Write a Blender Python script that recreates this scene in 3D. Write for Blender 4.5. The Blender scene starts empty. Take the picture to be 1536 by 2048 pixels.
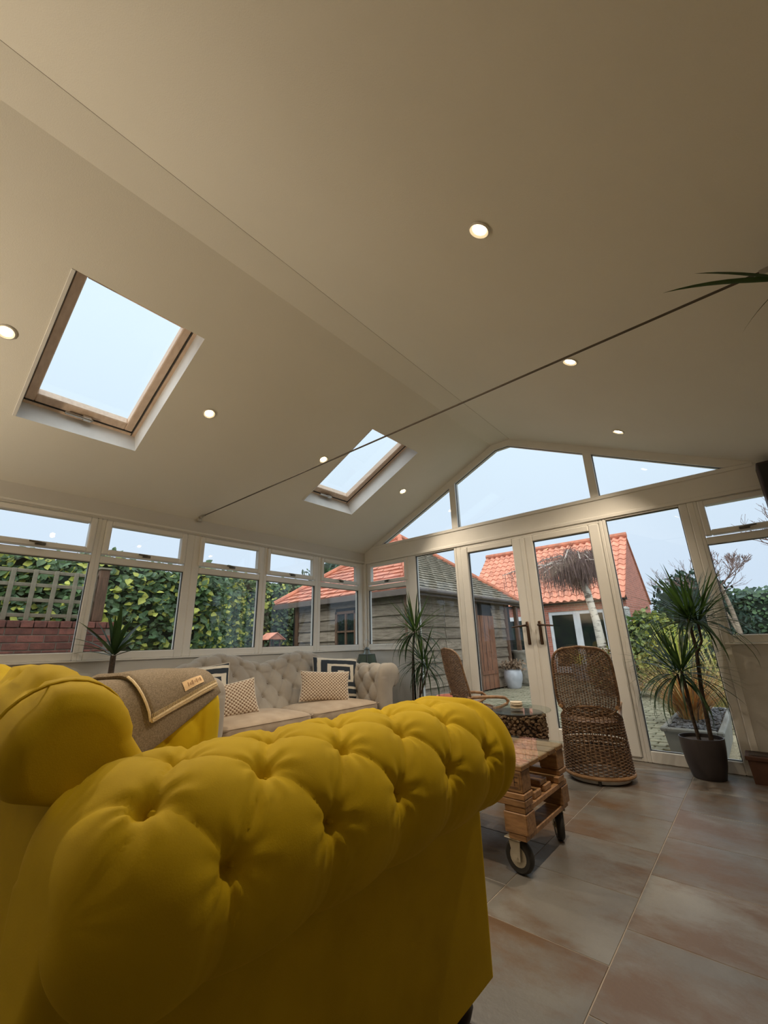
import bpy, math, random
from math import sin, cos, pi, radians as RAD, sqrt, atan2, exp, hypot
from mathutils import Vector as V, Matrix, Euler

# ------------------------------------------------------------------ camera, sky, light, exposure
S = bpy.context.scene
C = S.collection
YAW, PITCH, ROLL, FPX = RAD(40.473), RAD(17.676), RAD(-1.552), 826.376
fw = V((-sin(YAW)*cos(PITCH), cos(YAW)*cos(PITCH), sin(PITCH)))
rt0 = V((cos(YAW), sin(YAW), 0)); up0 = rt0.cross(fw)
rt = rt0*cos(ROLL)+up0*sin(ROLL); up = up0*cos(ROLL)-rt0*sin(ROLL)
cam = bpy.data.objects.new('camera', bpy.data.cameras.new('camera')); C.objects.link(cam)
cam.matrix_world = Matrix(((rt.x, up.x, -fw.x, 4.1096), (rt.y, up.y, -fw.y, -4.3484), (rt.z, up.z, -fw.z, 0.9936), (0, 0, 0, 1)))
cam.data.sensor_fit = 'HORIZONTAL'; cam.data.sensor_width = 36.0
cam.data.lens = FPX/1536*36.0; cam.data.clip_start = 0.02; cam.data.clip_end = 200
S.camera = cam

S.view_settings.view_transform = 'Standard'; S.view_settings.look = 'None'
S.view_settings.gamma = 1.0; S.view_settings.use_curve_mapping = False
S.view_settings.exposure = 0.20
S.cycles.max_bounces = 8; S.cycles.diffuse_bounces = 5; S.cycles.glossy_bounces = 4
S.cycles.transparent_max_bounces = 24; S.cycles.transmission_bounces = 4
S.cycles.caustics_reflective = False; S.cycles.caustics_refractive = False
S.cycles.sample_clamp_indirect = 6.0
S.cycles.use_denoising = True

W = bpy.data.worlds.new('overcast_sky'); S.world = W; W.use_nodes = True
wn, wl = W.node_tree.nodes, W.node_tree.links
wn.clear()
wo = wn.new('ShaderNodeOutputWorld'); wb = wn.new('ShaderNodeBackground')
wt = wn.new('ShaderNodeTexCoord'); ws = wn.new('ShaderNodeSeparateXYZ'); wr = wn.new('ShaderNodeValToRGB')
wnz = wn.new('ShaderNodeTexNoise'); wnz.inputs['Scale'].default_value = 2.2; wnz.inputs['Detail'].default_value = 3
wm = wn.new('ShaderNodeMixRGB'); wm.blend_type = 'MULTIPLY'; wm.inputs[0].default_value = 0.10
wl.new(wt.outputs['Generated'], ws.inputs[0]); wl.new(ws.outputs['Z'], wr.inputs[0])
wl.new(wt.outputs['Generated'], wnz.inputs['Vector'])
e = wr.color_ramp.elements
e[0].position = 0.0; e[0].color = (0.66, 0.76, 0.92, 1); e[1].position = 1.0; e[1].color = (0.90, 1.07, 1.16, 1)
wl.new(wr.outputs[0], wm.inputs[1]); wl.new(wnz.outputs[0], wm.inputs[2])
wl.new(wm.outputs[0], wb.inputs['Color']); wb.inputs['Strength'].default_value = 1.0
wl.new(wb.outputs[0], wo.inputs[0])

sun = bpy.data.objects.new('overcast_sun', bpy.data.lights.new('overcast_sun', 'SUN')); C.objects.link(sun)
sun.data.energy = 3.2; sun.data.angle = RAD(100); sun.data.color = (1.0, 0.97, 0.93)
sun.rotation_euler = (RAD(28), RAD(14), 0)          # high, from behind the house: lights the garden fronts
LAMP_POWER, LAMP_COL = 64.0, (1.0, 0.82, 0.60)       # the room's ceiling spots
FILL_POWER = 100.0                                     # added unseen uplighter, fill light for the ceiling

# ------------------------------------------------------------------ helpers
def col4(c): return (c[0], c[1], c[2], 1.0)
def mat(name, col, rough=0.6, col2=None, vs=6.0, metal=0.0, bump=0.0, bs=60.0, sheen=0.0, spec=0.5, rnd=0.0,
        stretch=(1, 1, 1), detail=4, contrast=(0.35, 0.65), coat=0.0, world=False, transl=None, emit=None):
    m = bpy.data.materials.new(name); m.use_nodes = True
    n, l = m.node_tree.nodes, m.node_tree.links
    b = n['Principled BSDF']; out = n['Material Output']
    b.inputs['Roughness'].default_value = rough; b.inputs['Metallic'].default_value = metal
    b.inputs['Specular IOR Level'].default_value = spec
    if sheen:
        b.inputs['Sheen Weight'].default_value = sheen; b.inputs['Sheen Roughness'].default_value = 0.45
        b.inputs['Sheen Tint'].default_value = col4([min(1, c*1.6+.05) for c in col])
    if coat: b.inputs['Coat Weight'].default_value = coat; b.inputs['Coat Roughness'].default_value = 0.12
    if emit:
        b.inputs['Emission Color'].default_value = col4(emit[0]); b.inputs['Emission Strength'].default_value = emit[1]
    tc = n.new('ShaderNodeTexCoord'); mp = n.new('ShaderNodeMapping'); mp.inputs['Scale'].default_value = stretch
    if world:
        g = n.new('ShaderNodeNewGeometry'); l.new(g.outputs['Position'], mp.inputs[0])
    else: l.new(tc.outputs['Object'], mp.inputs[0])
    oi = n.new('ShaderNodeObjectInfo')
    if rnd:
        va = n.new('ShaderNodeVectorMath'); va.operation = 'SCALE'; va.inputs[3].default_value = 37.0
        cx = n.new('ShaderNodeCombineXYZ')
        for i in range(3): l.new(oi.outputs['Random'], cx.inputs[i])
        l.new(cx.outputs[0], va.inputs[0]); l.new(va.outputs[0], mp.inputs['Location'])
    if col2 is None: col2 = [c*0.82 for c in col]
    nz = n.new('ShaderNodeTexNoise'); nz.inputs['Scale'].default_value = vs; nz.inputs['Detail'].default_value = detail
    l.new(mp.outputs[0], nz.inputs['Vector'])
    rp = n.new('ShaderNodeValToRGB'); rp.color_ramp.elements[0].position = contrast[0]; rp.color_ramp.elements[1].position = contrast[1]
    rp.color_ramp.elements[0].color = col4(col2); rp.color_ramp.elements[1].color = col4(col)
    l.new(nz.outputs[0], rp.inputs[0])
    src = rp.outputs[0]
    if rnd:
        hs = n.new('ShaderNodeHueSaturation'); mr = n.new('ShaderNodeMapRange')
        mr.inputs['To Min'].default_value = 1-rnd; mr.inputs['To Max'].default_value = 1+rnd
        l.new(oi.outputs['Random'], mr.inputs[0]); l.new(mr.outputs[0], hs.inputs['Value']); l.new(src, hs.inputs['Color']); src = hs.outputs[0]
    l.new(src, b.inputs['Base Color'])
    if bump:
        n2 = n.new('ShaderNodeTexNoise'); n2.inputs['Scale'].default_value = bs; n2.inputs['Detail'].default_value = 3
        l.new(mp.outputs[0], n2.inputs['Vector'])
        bp = n.new('ShaderNodeBump'); bp.inputs['Strength'].default_value = bump; bp.inputs['Distance'].default_value = 0.01
        l.new(n2.outputs[0], bp.inputs['Height']); l.new(bp.outputs[0], b.inputs['Normal'])
    if transl:
        ts = n.new('ShaderNodeBsdfTranslucent'); ts.inputs[0].default_value = col4(transl)
        mx = n.new('ShaderNodeMixShader'); mx.inputs[0].default_value = 0.3
        l.new(b.outputs[0], mx.inputs[1]); l.new(ts.outputs[0], mx.inputs[2]); l.new(mx.outputs[0], out.inputs[0])
    return m

def glass_mat(name, tint=(0.96, 0.98, 0.98), base=0.035, k=0.8):
    m = bpy.data.materials.new(name); m.use_nodes = True
    n, l = m.node_tree.nodes, m.node_tree.links; n.clear()
    o = n.new('ShaderNodeOutputMaterial'); t = n.new('ShaderNodeBsdfTransparent'); g = n.new('ShaderNodeBsdfGlossy')
    t.inputs[0].default_value = col4(tint); g.inputs['Roughness'].default_value = 0.0
    lw = n.new('ShaderNodeLayerWeight'); lw.inputs[0].default_value = 0.5
    p = n.new('ShaderNodeMath'); p.operation = 'POWER'; p.inputs[1].default_value = 4.5
    q = n.new('ShaderNodeMath'); q.operation = 'MULTIPLY_ADD'; q.inputs[1].default_value = k; q.inputs[2].default_value = base
    l.new(lw.outputs['Facing'], p.inputs[0]); l.new(p.outputs[0], q.inputs[0])
    mx = n.new('ShaderNodeMixShader'); l.new(q.outputs[0], mx.inputs[0]); l.new(t.outputs[0], mx.inputs[1]); l.new(g.outputs[0], mx.inputs[2])
    l.new(mx.outputs[0], o.inputs[0]); return m

def emat(name, c, s):
    m = bpy.data.materials.new(name); m.use_nodes = True
    n, l = m.node_tree.nodes, m.node_tree.links; n.clear()
    o = n.new('ShaderNodeOutputMaterial'); e = n.new('ShaderNodeEmission'); e.inputs[0].default_value = col4(c); e.inputs[1].default_value = s
    l.new(e.outputs[0], o.inputs[0]); return m

class MB:
    def __init__(s): s.v = []; s.f = []; s.mi = []; s.cur = 0
    def face(s, *idx): s.f.append(idx); s.mi.append(s.cur)
    def verts(s, pts):
        b = len(s.v); s.v.extend([tuple(p) for p in pts]); return b
    def box(s, c, d, rot=None, ch=0.0):
        hx, hy, hz = d[0]/2, d[1]/2, d[2]/2
        c = V(c); R = rot
        def P(x, y, z):
            p = V((x, y, z))
            return c+(R @ p if R is not None else p)
        if ch <= 0 or ch >= min(hx, hy, hz):
            b = s.verts([P(x, y, z) for z in (-hz, hz) for y in (-hy, hy) for x in (-hx, hx)])
            for q in ((0, 2, 3, 1), (4, 5, 7, 6), (0, 1, 5, 4), (2, 6, 7, 3), (0, 4, 6, 2), (1, 3, 7, 5)): s.face(*[b+i for i in q])
            return s
        idx = {}
        for sx in (-1, 1):
            for sy in (-1, 1):
                for sz in (-1, 1):
                    b = s.verts([P(sx*hx, sy*(hy-ch), sz*(hz-ch)), P(sx*(hx-ch), sy*hy, sz*(hz-ch)), P(sx*(hx-ch), sy*(hy-ch), sz*hz)])
                    for a in range(3): idx[(sx, sy, sz, a)] = b+a
        def F(keys):
            ids = [idx[k] for k in keys]; ctr = V((0, 0, 0))
            ps = [V(s.v[i]) for i in ids]
            for p in ps: ctr += p
            ctr /= len(ps)
            nn = (ps[1]-ps[0]).cross(ps[2]-ps[0])
            if nn.dot(ctr-c) < 0: ids.reverse()
            s.face(*ids)
        for a in range(3):
            o = [i for i in range(3) if i != a]
            for sg in (-1, 1):
                ks = []
                for u, w in ((-1, -1), (1, -1), (1, 1), (-1, 1)):
                    k = [0, 0, 0]; k[a] = sg; k[o[0]] = u; k[o[1]] = w; ks.append((*k, a))
                F(ks)
        for a in range(3):
            o = [i for i in range(3) if i != a]
            for u in (-1, 1):
                for w in (-1, 1):
                    ks = []
                    for t, ax in ((-1, o[0]), (1, o[0]), (1, o[1]), (-1, o[1])):
                        k = [0, 0, 0]; k[a] = t; k[o[0]] = u; k[o[1]] = w; ks.append((*k, ax))
                    F(ks)
        for sx in (-1, 1):
            for sy in (-1, 1):
                for sz in (-1, 1): F([(sx, sy, sz, a) for a in range(3)])
        return s
    def bb(s, x0, x1, y0, y1, z0, z1, ch=0.0):
        return s.box(((x0+x1)/2, (y0+y1)/2, (z0+z1)/2), (abs(x1-x0), abs(y1-y0), abs(z1-z0)), None, ch)
    def tube(s, pts, r, n=6, cap=True, closed=False, flat=1.0):
        pts = [V(p) for p in pts]; m = len(pts)
        rs = r if isinstance(r, (list, tuple)) else [r]*m
        prev = None; b0 = len(s.v)
        for i, p in enumerate(pts):
            if closed: t = pts[(i+1) % m]-pts[i-1]
            else: t = pts[min(i+1, m-1)]-pts[max(i-1, 0)]
            if t.length < 1e-9: t = V((0, 0, 1))
            t.normalize()
            if prev is None:
                a = V((0, 0, 1)) if abs(t.z) < 0.9 else V((1, 0, 0))
                u = t.cross(a).normalized()
            else:
                u = prev-t*prev.dot(t)
                u = u.normalized() if u.length > 1e-6 else t.orthogonal().normalized()
            prev = u; w = t.cross(u)
            s.verts([p+(u*cos(2*pi*k/n)+w*sin(2*pi*k/n)*flat)*rs[i] for k in range(n)])
        for i in range(m if closed else m-1):
            a, b = b0+i*n, b0+((i+1) % m)*n
            for k in range(n): s.face(a+k, a+(k+1) % n, b+(k+1) % n, b+k)
        if cap and not closed:
            s.face(*[b0+k for k in reversed(range(n))]); s.face(*[b0+(m-1)*n+k for k in range(n)])
        return s
    def lathe(s, prof, n=24, c=(0, 0, 0), sx=1.0, sy=1.0, rot=None, cap=True):
        b0 = len(s.v); c = V(c)
        for (r, z) in prof:
            for k in range(n):
                p = V((r*cos(2*pi*k/n)*sx, r*sin(2*pi*k/n)*sy, z))
                s.v.append(tuple(c+(rot @ p if rot is not None else p)))
        for i in range(len(prof)-1):
            for k in range(n):
                s.face(b0+i*n+k, b0+i*n+(k+1) % n, b0+(i+1)*n+(k+1) % n, b0+(i+1)*n+k)
        if cap and prof[0][0] > 1e-6: s.face(*[b0+k for k in reversed(range(n))])
        if cap and prof[-1][0] > 1e-6: s.face(*[b0+(len(prof)-1)*n+k for k in range(n)])
        return s
    def grid(s, fn, nu, nv, cu=False, cv=False):
        b0 = len(s.v)
        for i in range(nu):
            for j in range(nv): s.v.append(tuple(fn(i/(nu if cu else nu-1), j/(nv if cv else nv-1))))
        for i in range(nu if cu else nu-1):
            for j in range(nv if cv else nv-1):
                i2, j2 = (i+1) % nu, (j+1) % nv
                s.face(b0+i*nv+j, b0+i2*nv+j, b0+i2*nv+j2, b0+i*nv+j2)
        return s
    def prism(s, poly, fn, h0, h1):
        n = len(poly); b = s.verts([fn(a, c, h0) for a, c in poly]+[fn(a, c, h1) for a, c in poly])
        s.face(*[b+i for i in range(n)]); s.face(*[b+n+i for i in reversed(range(n))])
        for i in range(n): s.face(b+i, b+n+i, b+n+(i+1) % n, b+(i+1) % n)
        return s
    def blob(s, c, d, nu=10, nv=6, rot=None, ex=1.0):
        def sg(x, e): return (abs(x)**e)*(1 if x >= 0 else -1)
        c = V(c)
        def f(u, v):
            a = 2*pi*u; bb = pi*(v-.5)
            p = V((d[0]*sg(cos(bb), ex)*sg(cos(a), ex), d[1]*sg(cos(bb), ex)*sg(sin(a), ex), d[2]*sg(sin(bb), ex)))
            return c+(rot @ p if rot is not None else p)
        return s.grid(f, nu, nv, cu=True)
    def mesh(s, name, mats, smooth=False):
        m = bpy.data.meshes.new(name); m.from_pydata(s.v, [], s.f)
        for mm in (mats if isinstance(mats, (list, tuple)) else [mats]): m.materials.append(mm)
        if any(s.mi): m.polygons.foreach_set('material_index', s.mi)
        if smooth:
            m.polygons.foreach_set('use_smooth', [True]*len(m.polygons))
            if smooth != 'all':
                try: m.set_sharp_from_angle(angle=RAD(smooth if smooth is not True else 40))
                except Exception: pass
        m.update(); return m
    def build(s, name, mats, parent=None, smooth=False, loc=None, rot=None, kind=None, label=None):
        o = bpy.data.objects.new(name, s.mesh(name, mats, smooth)); return put(o, parent, loc, rot, kind, label)

def put(o, parent=None, loc=None, rot=None, kind=None, label=None):
    C.objects.link(o)
    if parent is not None: o.parent = parent
    if loc is not None: o.location = loc
    if rot is not None: o.rotation_euler = rot
    if kind: o['kind'] = kind
    if label: o['label'] = label
    return o
def inst(me, name, parent=None, loc=(0, 0, 0), rot=(0, 0, 0), sc=None):
    o = bpy.data.objects.new(name, me); put(o, parent, loc, rot)
    if sc is not None: o.scale = sc if isinstance(sc, (list, tuple)) else (sc, sc, sc)
    return o
def tag(o, label, cat, group=None, kind=None):
    o['label'] = label; o['category'] = cat
    if group: o['group'] = group
    if kind: o['kind'] = kind
    return o
def thing(name, label, cat, loc=(0, 0, 0), rz=0.0, group=None):
    o = bpy.data.objects.new(name, None); o.empty_display_size = 0.1
    put(o, None, loc, (0, 0, rz)); return tag(o, label, cat, group)
def struct(name, mb, m, parent=None, smooth=False): return mb.build(name, m, parent, smooth, kind='structure')
def sempty(name):
    o = bpy.data.objects.new(name, None); o.empty_display_size = 0.1; put(o); o['kind'] = 'structure'; return o
def Rz(a): return Matrix.Rotation(a, 3, 'Z')
def Rx(a): return Matrix.Rotation(a, 3, 'X')
def Ry(a): return Matrix.Rotation(a, 3, 'Y')
def copy_tree(o, parent=None):
    c = o.copy(); C.objects.link(c)
    if parent is not None: c.parent = parent
    for ch in list(o.children): copy_tree(ch, c)
    return c
rng = random.Random(7)

# ------------------------------------------------------------------ materials
M = {}
M['ceiling'] = mat('ceiling_paint', (0.87, 0.86, 0.80), 0.85, col2=(0.845, 0.835, 0.775), vs=1.5, bump=0.12, bs=220)
M['wall'] = mat('wall_paint', (0.70, 0.69, 0.66), 0.85, col2=(0.66, 0.65, 0.62), vs=2, bump=0.08, bs=180)
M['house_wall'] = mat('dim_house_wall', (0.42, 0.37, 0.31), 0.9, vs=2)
M['upvc'] = mat('white_plastic_frame', (0.86, 0.85, 0.82), 0.35, col2=(0.83, 0.82, 0.79), vs=5)
M['reveal'] = mat('white_reveal_paint', (0.84, 0.84, 0.83), 0.8, vs=3)
M['glass'] = glass_mat('window_glass')
M['gasket'] = mat('dark_gasket', (0.05, 0.05, 0.05), 0.6)
M['pine'] = mat('pale_pine', (0.76, 0.60, 0.47), 0.5, col2=(0.66, 0.50, 0.38), vs=3, stretch=(1, 12, 12))
M['chrome'] = mat('brushed_metal', (0.62, 0.61, 0.58), 0.3, metal=1.0, vs=20)
M['dark_chrome'] = mat('dark_window_handle', (0.20, 0.19, 0.175), 0.35, metal=0.8, vs=20)
M['bronze'] = mat('dark_bronze', (0.10, 0.06, 0.04), 0.35, metal=0.8, vs=20)
M['steel_rod'] = mat('dark_steel_rod', (0.16, 0.14, 0.12), 0.45, metal=0.7, vs=20)
M['grout'] = mat('grout', (0.33, 0.285, 0.24), 0.8, vs=6, world=True)
M['bulb'] = emat('lamp_bulb', (1.0, 0.78, 0.46), 20.0)
M['white_ring'] = mat('lamp_trim', (0.80, 0.78, 0.74), 0.4)
M['velvet'] = mat('mustard_velvet', (0.57, 0.40, 0.008), 0.75, col2=(0.49, 0.34, 0.005), vs=7, bump=0.05, bs=420, sheen=0.35, spec=0.2)
M['linen'] = mat('beige_velvet', (0.45, 0.415, 0.37), 0.85, col2=(0.385, 0.35, 0.31), vs=6, bump=0.08, bs=400, sheen=0.3, spec=0.2)
M['seat_taupe'] = mat('taupe_cushion_cloth', (0.47, 0.385, 0.30), 0.9, col2=(0.40, 0.32, 0.245), vs=9, bump=0.15, bs=350, spec=0.2)
M['dark_wood'] = mat('dark_stained_wood', (0.035, 0.022, 0.016), 0.4, vs=10)
M['wool'] = mat('taupe_wool', (0.30, 0.245, 0.18), 0.95, col2=(0.17, 0.135, 0.095), vs=160, detail=3, contrast=(.3, .7), bump=0.4, bs=260, spec=0.1)
M['cream'] = mat('cream_stitching', (0.74, 0.62, 0.42), 0.9, col2=(0.62, 0.5, 0.32), vs=120)
M['patch'] = mat('tan_leather_patch', (0.72, 0.50, 0.27), 0.6, vs=30)
M['faint_ink'] = mat('faded_print', (0.33, 0.20, 0.10), 0.7)
M['ink'] = mat('brown_print', (0.10, 0.055, 0.03), 0.7)
M['rattan'] = mat('brown_rattan', (0.29, 0.18, 0.105), 0.5, col2=(0.12, 0.065, 0.036), vs=45, spec=0.5)
M['cane'] = mat('tan_cane_rim', (0.42, 0.25, 0.13), 0.45, col2=(0.26, 0.14, 0.065), vs=18)
M['pallet'] = mat('honey_pallet_wood', (0.38, 0.21, 0.095), 0.5, col2=(0.21, 0.11, 0.048), vs=5, stretch=(2.5, 14, 14), rnd=0.22, coat=0.15)
M['rubber'] = mat('black_rubber', (0.022, 0.02, 0.019), 0.6)
M['zinc'] = mat('zinc_bracket', (0.52, 0.47, 0.38), 0.45, metal=0.25, vs=15)
M['soil'] = mat('potting_soil', (0.07, 0.045, 0.03), 0.95, vs=40, bump=0.8, bs=50)
M['dark_pot'] = mat('dark_plum_glaze', (0.05, 0.042, 0.045), 0.45, vs=9)
M['terracotta'] = mat('dark_terracotta', (0.10, 0.042, 0.022), 0.6, col2=(0.07, 0.028, 0.015), vs=12)
M['leaf_dark'] = mat('dracaena_leaf', (0.030, 0.060, 0.022), 0.4, col2=(0.018, 0.036, 0.016), vs=14, transl=(0.08, 0.16, 0.03), rnd=0.3)
M['stem'] = mat('dracaena_stem', (0.10, 0.07, 0.05), 0.8, col2=(0.05, 0.035, 0.025), vs=60)
M['speaker'] = mat('dark_brown_case', (0.06, 0.04, 0.042), 0.6, vs=8)
M['lantern'] = mat('lantern_metal', (0.16, 0.18, 0.17), 0.4, metal=0.6)
M['bark_drift'] = mat('driftwood', (0.22, 0.135, 0.075), 0.7, col2=(0.07, 0.04, 0.022), vs=30, contrast=(.3, .7))
M['stone_coaster'] = mat('coaster_stone', (0.62, 0.53, 0.40), 0.7, vs=20)
M['table_glass'] = glass_mat('table_glass', (0.90, 0.94, 0.92), base=0.035, k=0.45)
M['lantern_glass'] = glass_mat('lantern_glass', (0.72, 0.80, 0.78), base=0.06)
# outdoors
M['brick'] = mat('red_brick', (0.27, 0.095, 0.07), 0.85, col2=(0.16, 0.06, 0.048), vs=14, bump=0.4, bs=60, rnd=0.3)
M['mortar'] = mat('mortar', (0.27, 0.22, 0.18), 0.9, vs=20)
M['plank'] = mat('weathered_board', (0.30, 0.245, 0.185), 0.85, col2=(0.15, 0.115, 0.082), vs=3.5, stretch=(1, 1, 9), bump=0.4, bs=25, rnd=0.25, contrast=(.3, .7))
M['post'] = mat('brown_post', (0.16, 0.085, 0.05), 0.8, col2=(0.09, 0.05, 0.03), vs=6, stretch=(8, 8, 1))
M['barn_door'] = mat('red_brown_door', (0.27, 0.115, 0.06), 0.75, col2=(0.16, 0.075, 0.045), vs=4, stretch=(6, 6, 1))
M['fascia'] = mat('grey_fascia', (0.12, 0.095, 0.08), 0.8, vs=5)
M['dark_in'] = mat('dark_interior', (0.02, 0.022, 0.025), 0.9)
M['red_tile'] = mat('red_roof_tile', (0.62, 0.25, 0.165), 0.85, col2=(0.44, 0.165, 0.105), vs=6, rnd=0.12)
M['grey_tile'] = mat('mossy_grey_tile', (0.30, 0.26, 0.20), 0.9, col2=(0.16, 0.145, 0.11), vs=7, contrast=(.3, .7))
M['ridge_tile'] = mat('ridge_tile', (0.62, 0.21, 0.12), 0.85, col2=(0.40, 0.15, 0.09), vs=6)
M['pantile'] = mat('orange_pantile', (0.72, 0.31, 0.205), 0.85, col2=(0.55, 0.215, 0.14), vs=5, rnd=0.12)
M['white_door'] = mat('white_joinery', (0.72, 0.74, 0.77), 0.4, vs=4)
M['pane_dark'] = mat('dark_pane', (0.012, 0.016, 0.018), 0.05, col2=(0.02, 0.03, 0.022), vs=3)
M['trellis'] = mat('green_grey_trellis', (0.27, 0.235, 0.165), 0.85, col2=(0.18, 0.155, 0.11), vs=9)
M['ivy'] = mat('ivy_green', (0.13, 0.23, 0.075), 0.45, col2=(0.065, 0.13, 0.045), vs=9, rnd=0.35, transl=(0.10, 0.2, 0.04))
M['ivy_lime'] = mat('ivy_lime', (0.66, 0.66, 0.13), 0.5, col2=(0.45, 0.50, 0.09), vs=12, rnd=0.2, transl=(0.4, 0.45, 0.06))
M['hedge_green'] = mat('hedge_green', (0.085, 0.165, 0.065), 0.6, col2=(0.03, 0.065, 0.03), vs=9)
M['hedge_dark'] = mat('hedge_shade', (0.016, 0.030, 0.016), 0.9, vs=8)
M['conifer'] = mat('blue_green_conifer', (0.06, 0.11, 0.08), 0.7, col2=(0.03, 0.06, 0.045), vs=9)
M['gold'] = mat('golden_shrub', (0.42, 0.37, 0.10), 0.7, col2=(0.26, 0.25, 0.07), vs=12)
M['shrub'] = mat('olive_shrub', (0.20, 0.24, 0.07), 0.7, col2=(0.11, 0.15, 0.045), vs=12)
M['orange_grass'] = mat('orange_grass', (0.62, 0.27, 0.07), 0.7, col2=(0.36, 0.17, 0.05), vs=18)
M['straw'] = mat('straw_grass', (0.48, 0.36, 0.15), 0.7, vs=18)
M['birch'] = mat('birch_bark', (0.62, 0.57, 0.49), 0.8, col2=(0.10, 0.085, 0.07), vs=5, stretch=(1, 1, 3), contrast=(.34, .48))
M['birch_twig'] = mat('birch_twig', (0.20, 0.13, 0.12), 0.9, col2=(0.13, 0.085, 0.08), vs=8)
M['birch_branch'] = mat('pale_branch', (0.55, 0.48, 0.43), 0.9, vs=8)
M['bare_bark'] = mat('bare_tree_bark', (0.33, 0.26, 0.19), 0.9, col2=(0.16, 0.12, 0.09), vs=12)
M['bare_twig'] = mat('bare_twig', (0.22, 0.14, 0.12), 0.9, vs=8)
M['jar'] = mat('pale_blue_glaze', (0.50, 0.52, 0.56), 0.35, col2=(0.38, 0.40, 0.44), vs=7)
M['stone_pot'] = mat('grey_stone_pot', (0.36, 0.33, 0.28), 0.85, col2=(0.24, 0.22, 0.18), vs=10)
M['trough'] = mat('lead_grey_trough', (0.23, 0.22, 0.195), 0.7, col2=(0.20, 0.195, 0.175), vs=8, bump=0.2, bs=40)
M['slate_chip'] = mat('slate_chips', (0.14, 0.135, 0.14), 0.7, col2=(0.05, 0.05, 0.052), vs=60, bump=1.0, bs=45)
M['sett'] = mat('mossy_sett', (0.33, 0.29, 0.20), 0.9, col2=(0.20, 0.19, 0.12), vs=16, bump=0.4, bs=60, rnd=0.2)
M['gravel'] = mat('pale_gravel', (0.47, 0.40, 0.27), 0.95, col2=(0.27, 0.23, 0.15), vs=60, bump=0.8, bs=80, world=True)
M['lawn'] = mat('mossy_patio', (0.20, 0.19, 0.12), 0.95, col2=(0.13, 0.13, 0.08), vs=3, bump=0.5, bs=50, world=True)
M['twig_dry'] = mat('dry_foliage', (0.25, 0.17, 0.11), 0.9, vs=20)
M['feeder'] = mat('feeder_mesh', (0.16, 0.17, 0.16), 0.6, col2=(0.5, 0.5, 0.48), vs=60, contrast=(.4, .6))

# floor tile: slate-look porcelain, grey with rust clouds
def tile_material():
    m = mat('slate_tile', (0.205, 0.20, 0.187), 0.34, col2=(0.125, 0.115, 0.105), vs=2.6, rnd=0.16, detail=6, contrast=(.3, .7), bump=0.10, bs=35, spec=0.5)
    n, l = m.node_tree.nodes, m.node_tree.links; b = n['Principled BSDF']
    src = b.inputs['Base Color'].links[0].from_socket
    g = n.new('ShaderNodeNewGeometry'); mp = n.new('ShaderNodeMapping'); mp.inputs['Scale'].default_value = (1.0, 1.7, 1)
    oi = n.new('ShaderNodeObjectInfo'); cx = n.new('ShaderNodeCombineXYZ'); mu = n.new('ShaderNodeMath'); mu.operation = 'MULTIPLY'; mu.inputs[1].default_value = 3.0
    l.new(oi.outputs['Random'], mu.inputs[0]); l.new(mu.outputs[0], cx.inputs[2]); l.new(cx.outputs[0], mp.inputs['Location'])
    l.new(g.outputs['Position'], mp.inputs[0])
    nz = n.new('ShaderNodeTexNoise'); nz.inputs['Scale'].default_value = 1.5; nz.inputs['Detail'].default_value = 10; nz.inputs['Roughness'].default_value = 0.70
    l.new(mp.outputs[0], nz.inputs['Vector'])
    rp = n.new('ShaderNodeValToRGB'); rp.color_ramp.elements[0].position = 0.45; rp.color_ramp.elements[1].position = 0.60
    rp.color_ramp.elements[0].color = (0, 0, 0, 1); rp.color_ramp.elements[1].color = (1, 1, 1, 1); l.new(nz.outputs[0], rp.inputs[0])
    mx = n.new('ShaderNodeMixRGB'); mx.inputs[2].default_value = (0.125, 0.078, 0.047, 1)
    l.new(rp.outputs[0], mx.inputs[0]); l.new(src, mx.inputs[1]); l.new(mx.outputs[0], b.inputs['Base Color'])
    rr = n.new('ShaderNodeMapRange'); rr.inputs['To Min'].default_value = 0.24; rr.inputs['To Max'].default_value = 0.44
    l.new(nz.outputs[0], rr.inputs[0]); l.new(rr.outputs[0], b.inputs['Roughness'])
    return m
M['tile'] = tile_material()

# ------------------------------------------------------------------ the room
RW, YB, ZE, SL = 4.54, -6.3, 2.263, 0.467          # width, back wall, eaves height, roof slope
ZF = 2.10                                            # frame head
XA, XB, ZR = 2.15, 2.39, ZE+SL*2.15                  # flat strip along the ridge
SILL = 0.928
fl = struct('floor', MB().bb(-0.1, RW+0.1, YB-0.1, 0.12, -0.16, -0.0016), M['grout'])
T = 0.46
tile_me = MB().bb(-T/2+.003, T/2-.003, -T/2+.003, T/2-.003, -0.011, 0.0, 0.002).mesh('floor_tile', M['tile'])
cuts = {}
for i in range(-7, 3):
    x0 = 3.065+T*i; x1 = min(x0+T, RW); x0 = max(x0, 0.0)
    if x1-x0 < 0.02: continue
    off = (-2.62 if i % 2 == 0 else -2.39)
    j0 = int((YB-off)/T)-1
    for j in range(j0, 7):
        y0 = max(off+T*j, YB); y1 = min(off+T*(j+1), 0.0)
        if y1-y0 < 0.02: continue
        w, h = x1-x0, y1-y0
        k = (round(w, 3), round(h, 3))
        if k not in cuts:
            cuts[k] = MB().bb(-w/2+.002, w/2-.002, -h/2+.002, h/2-.002, -0.0115, 0.0, 0.0008).mesh('floor_tile', M['tile'])
        inst(cuts[k], 'tile', fl, ((x0+x1)/2, (y0+y1)/2, 0))

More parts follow.
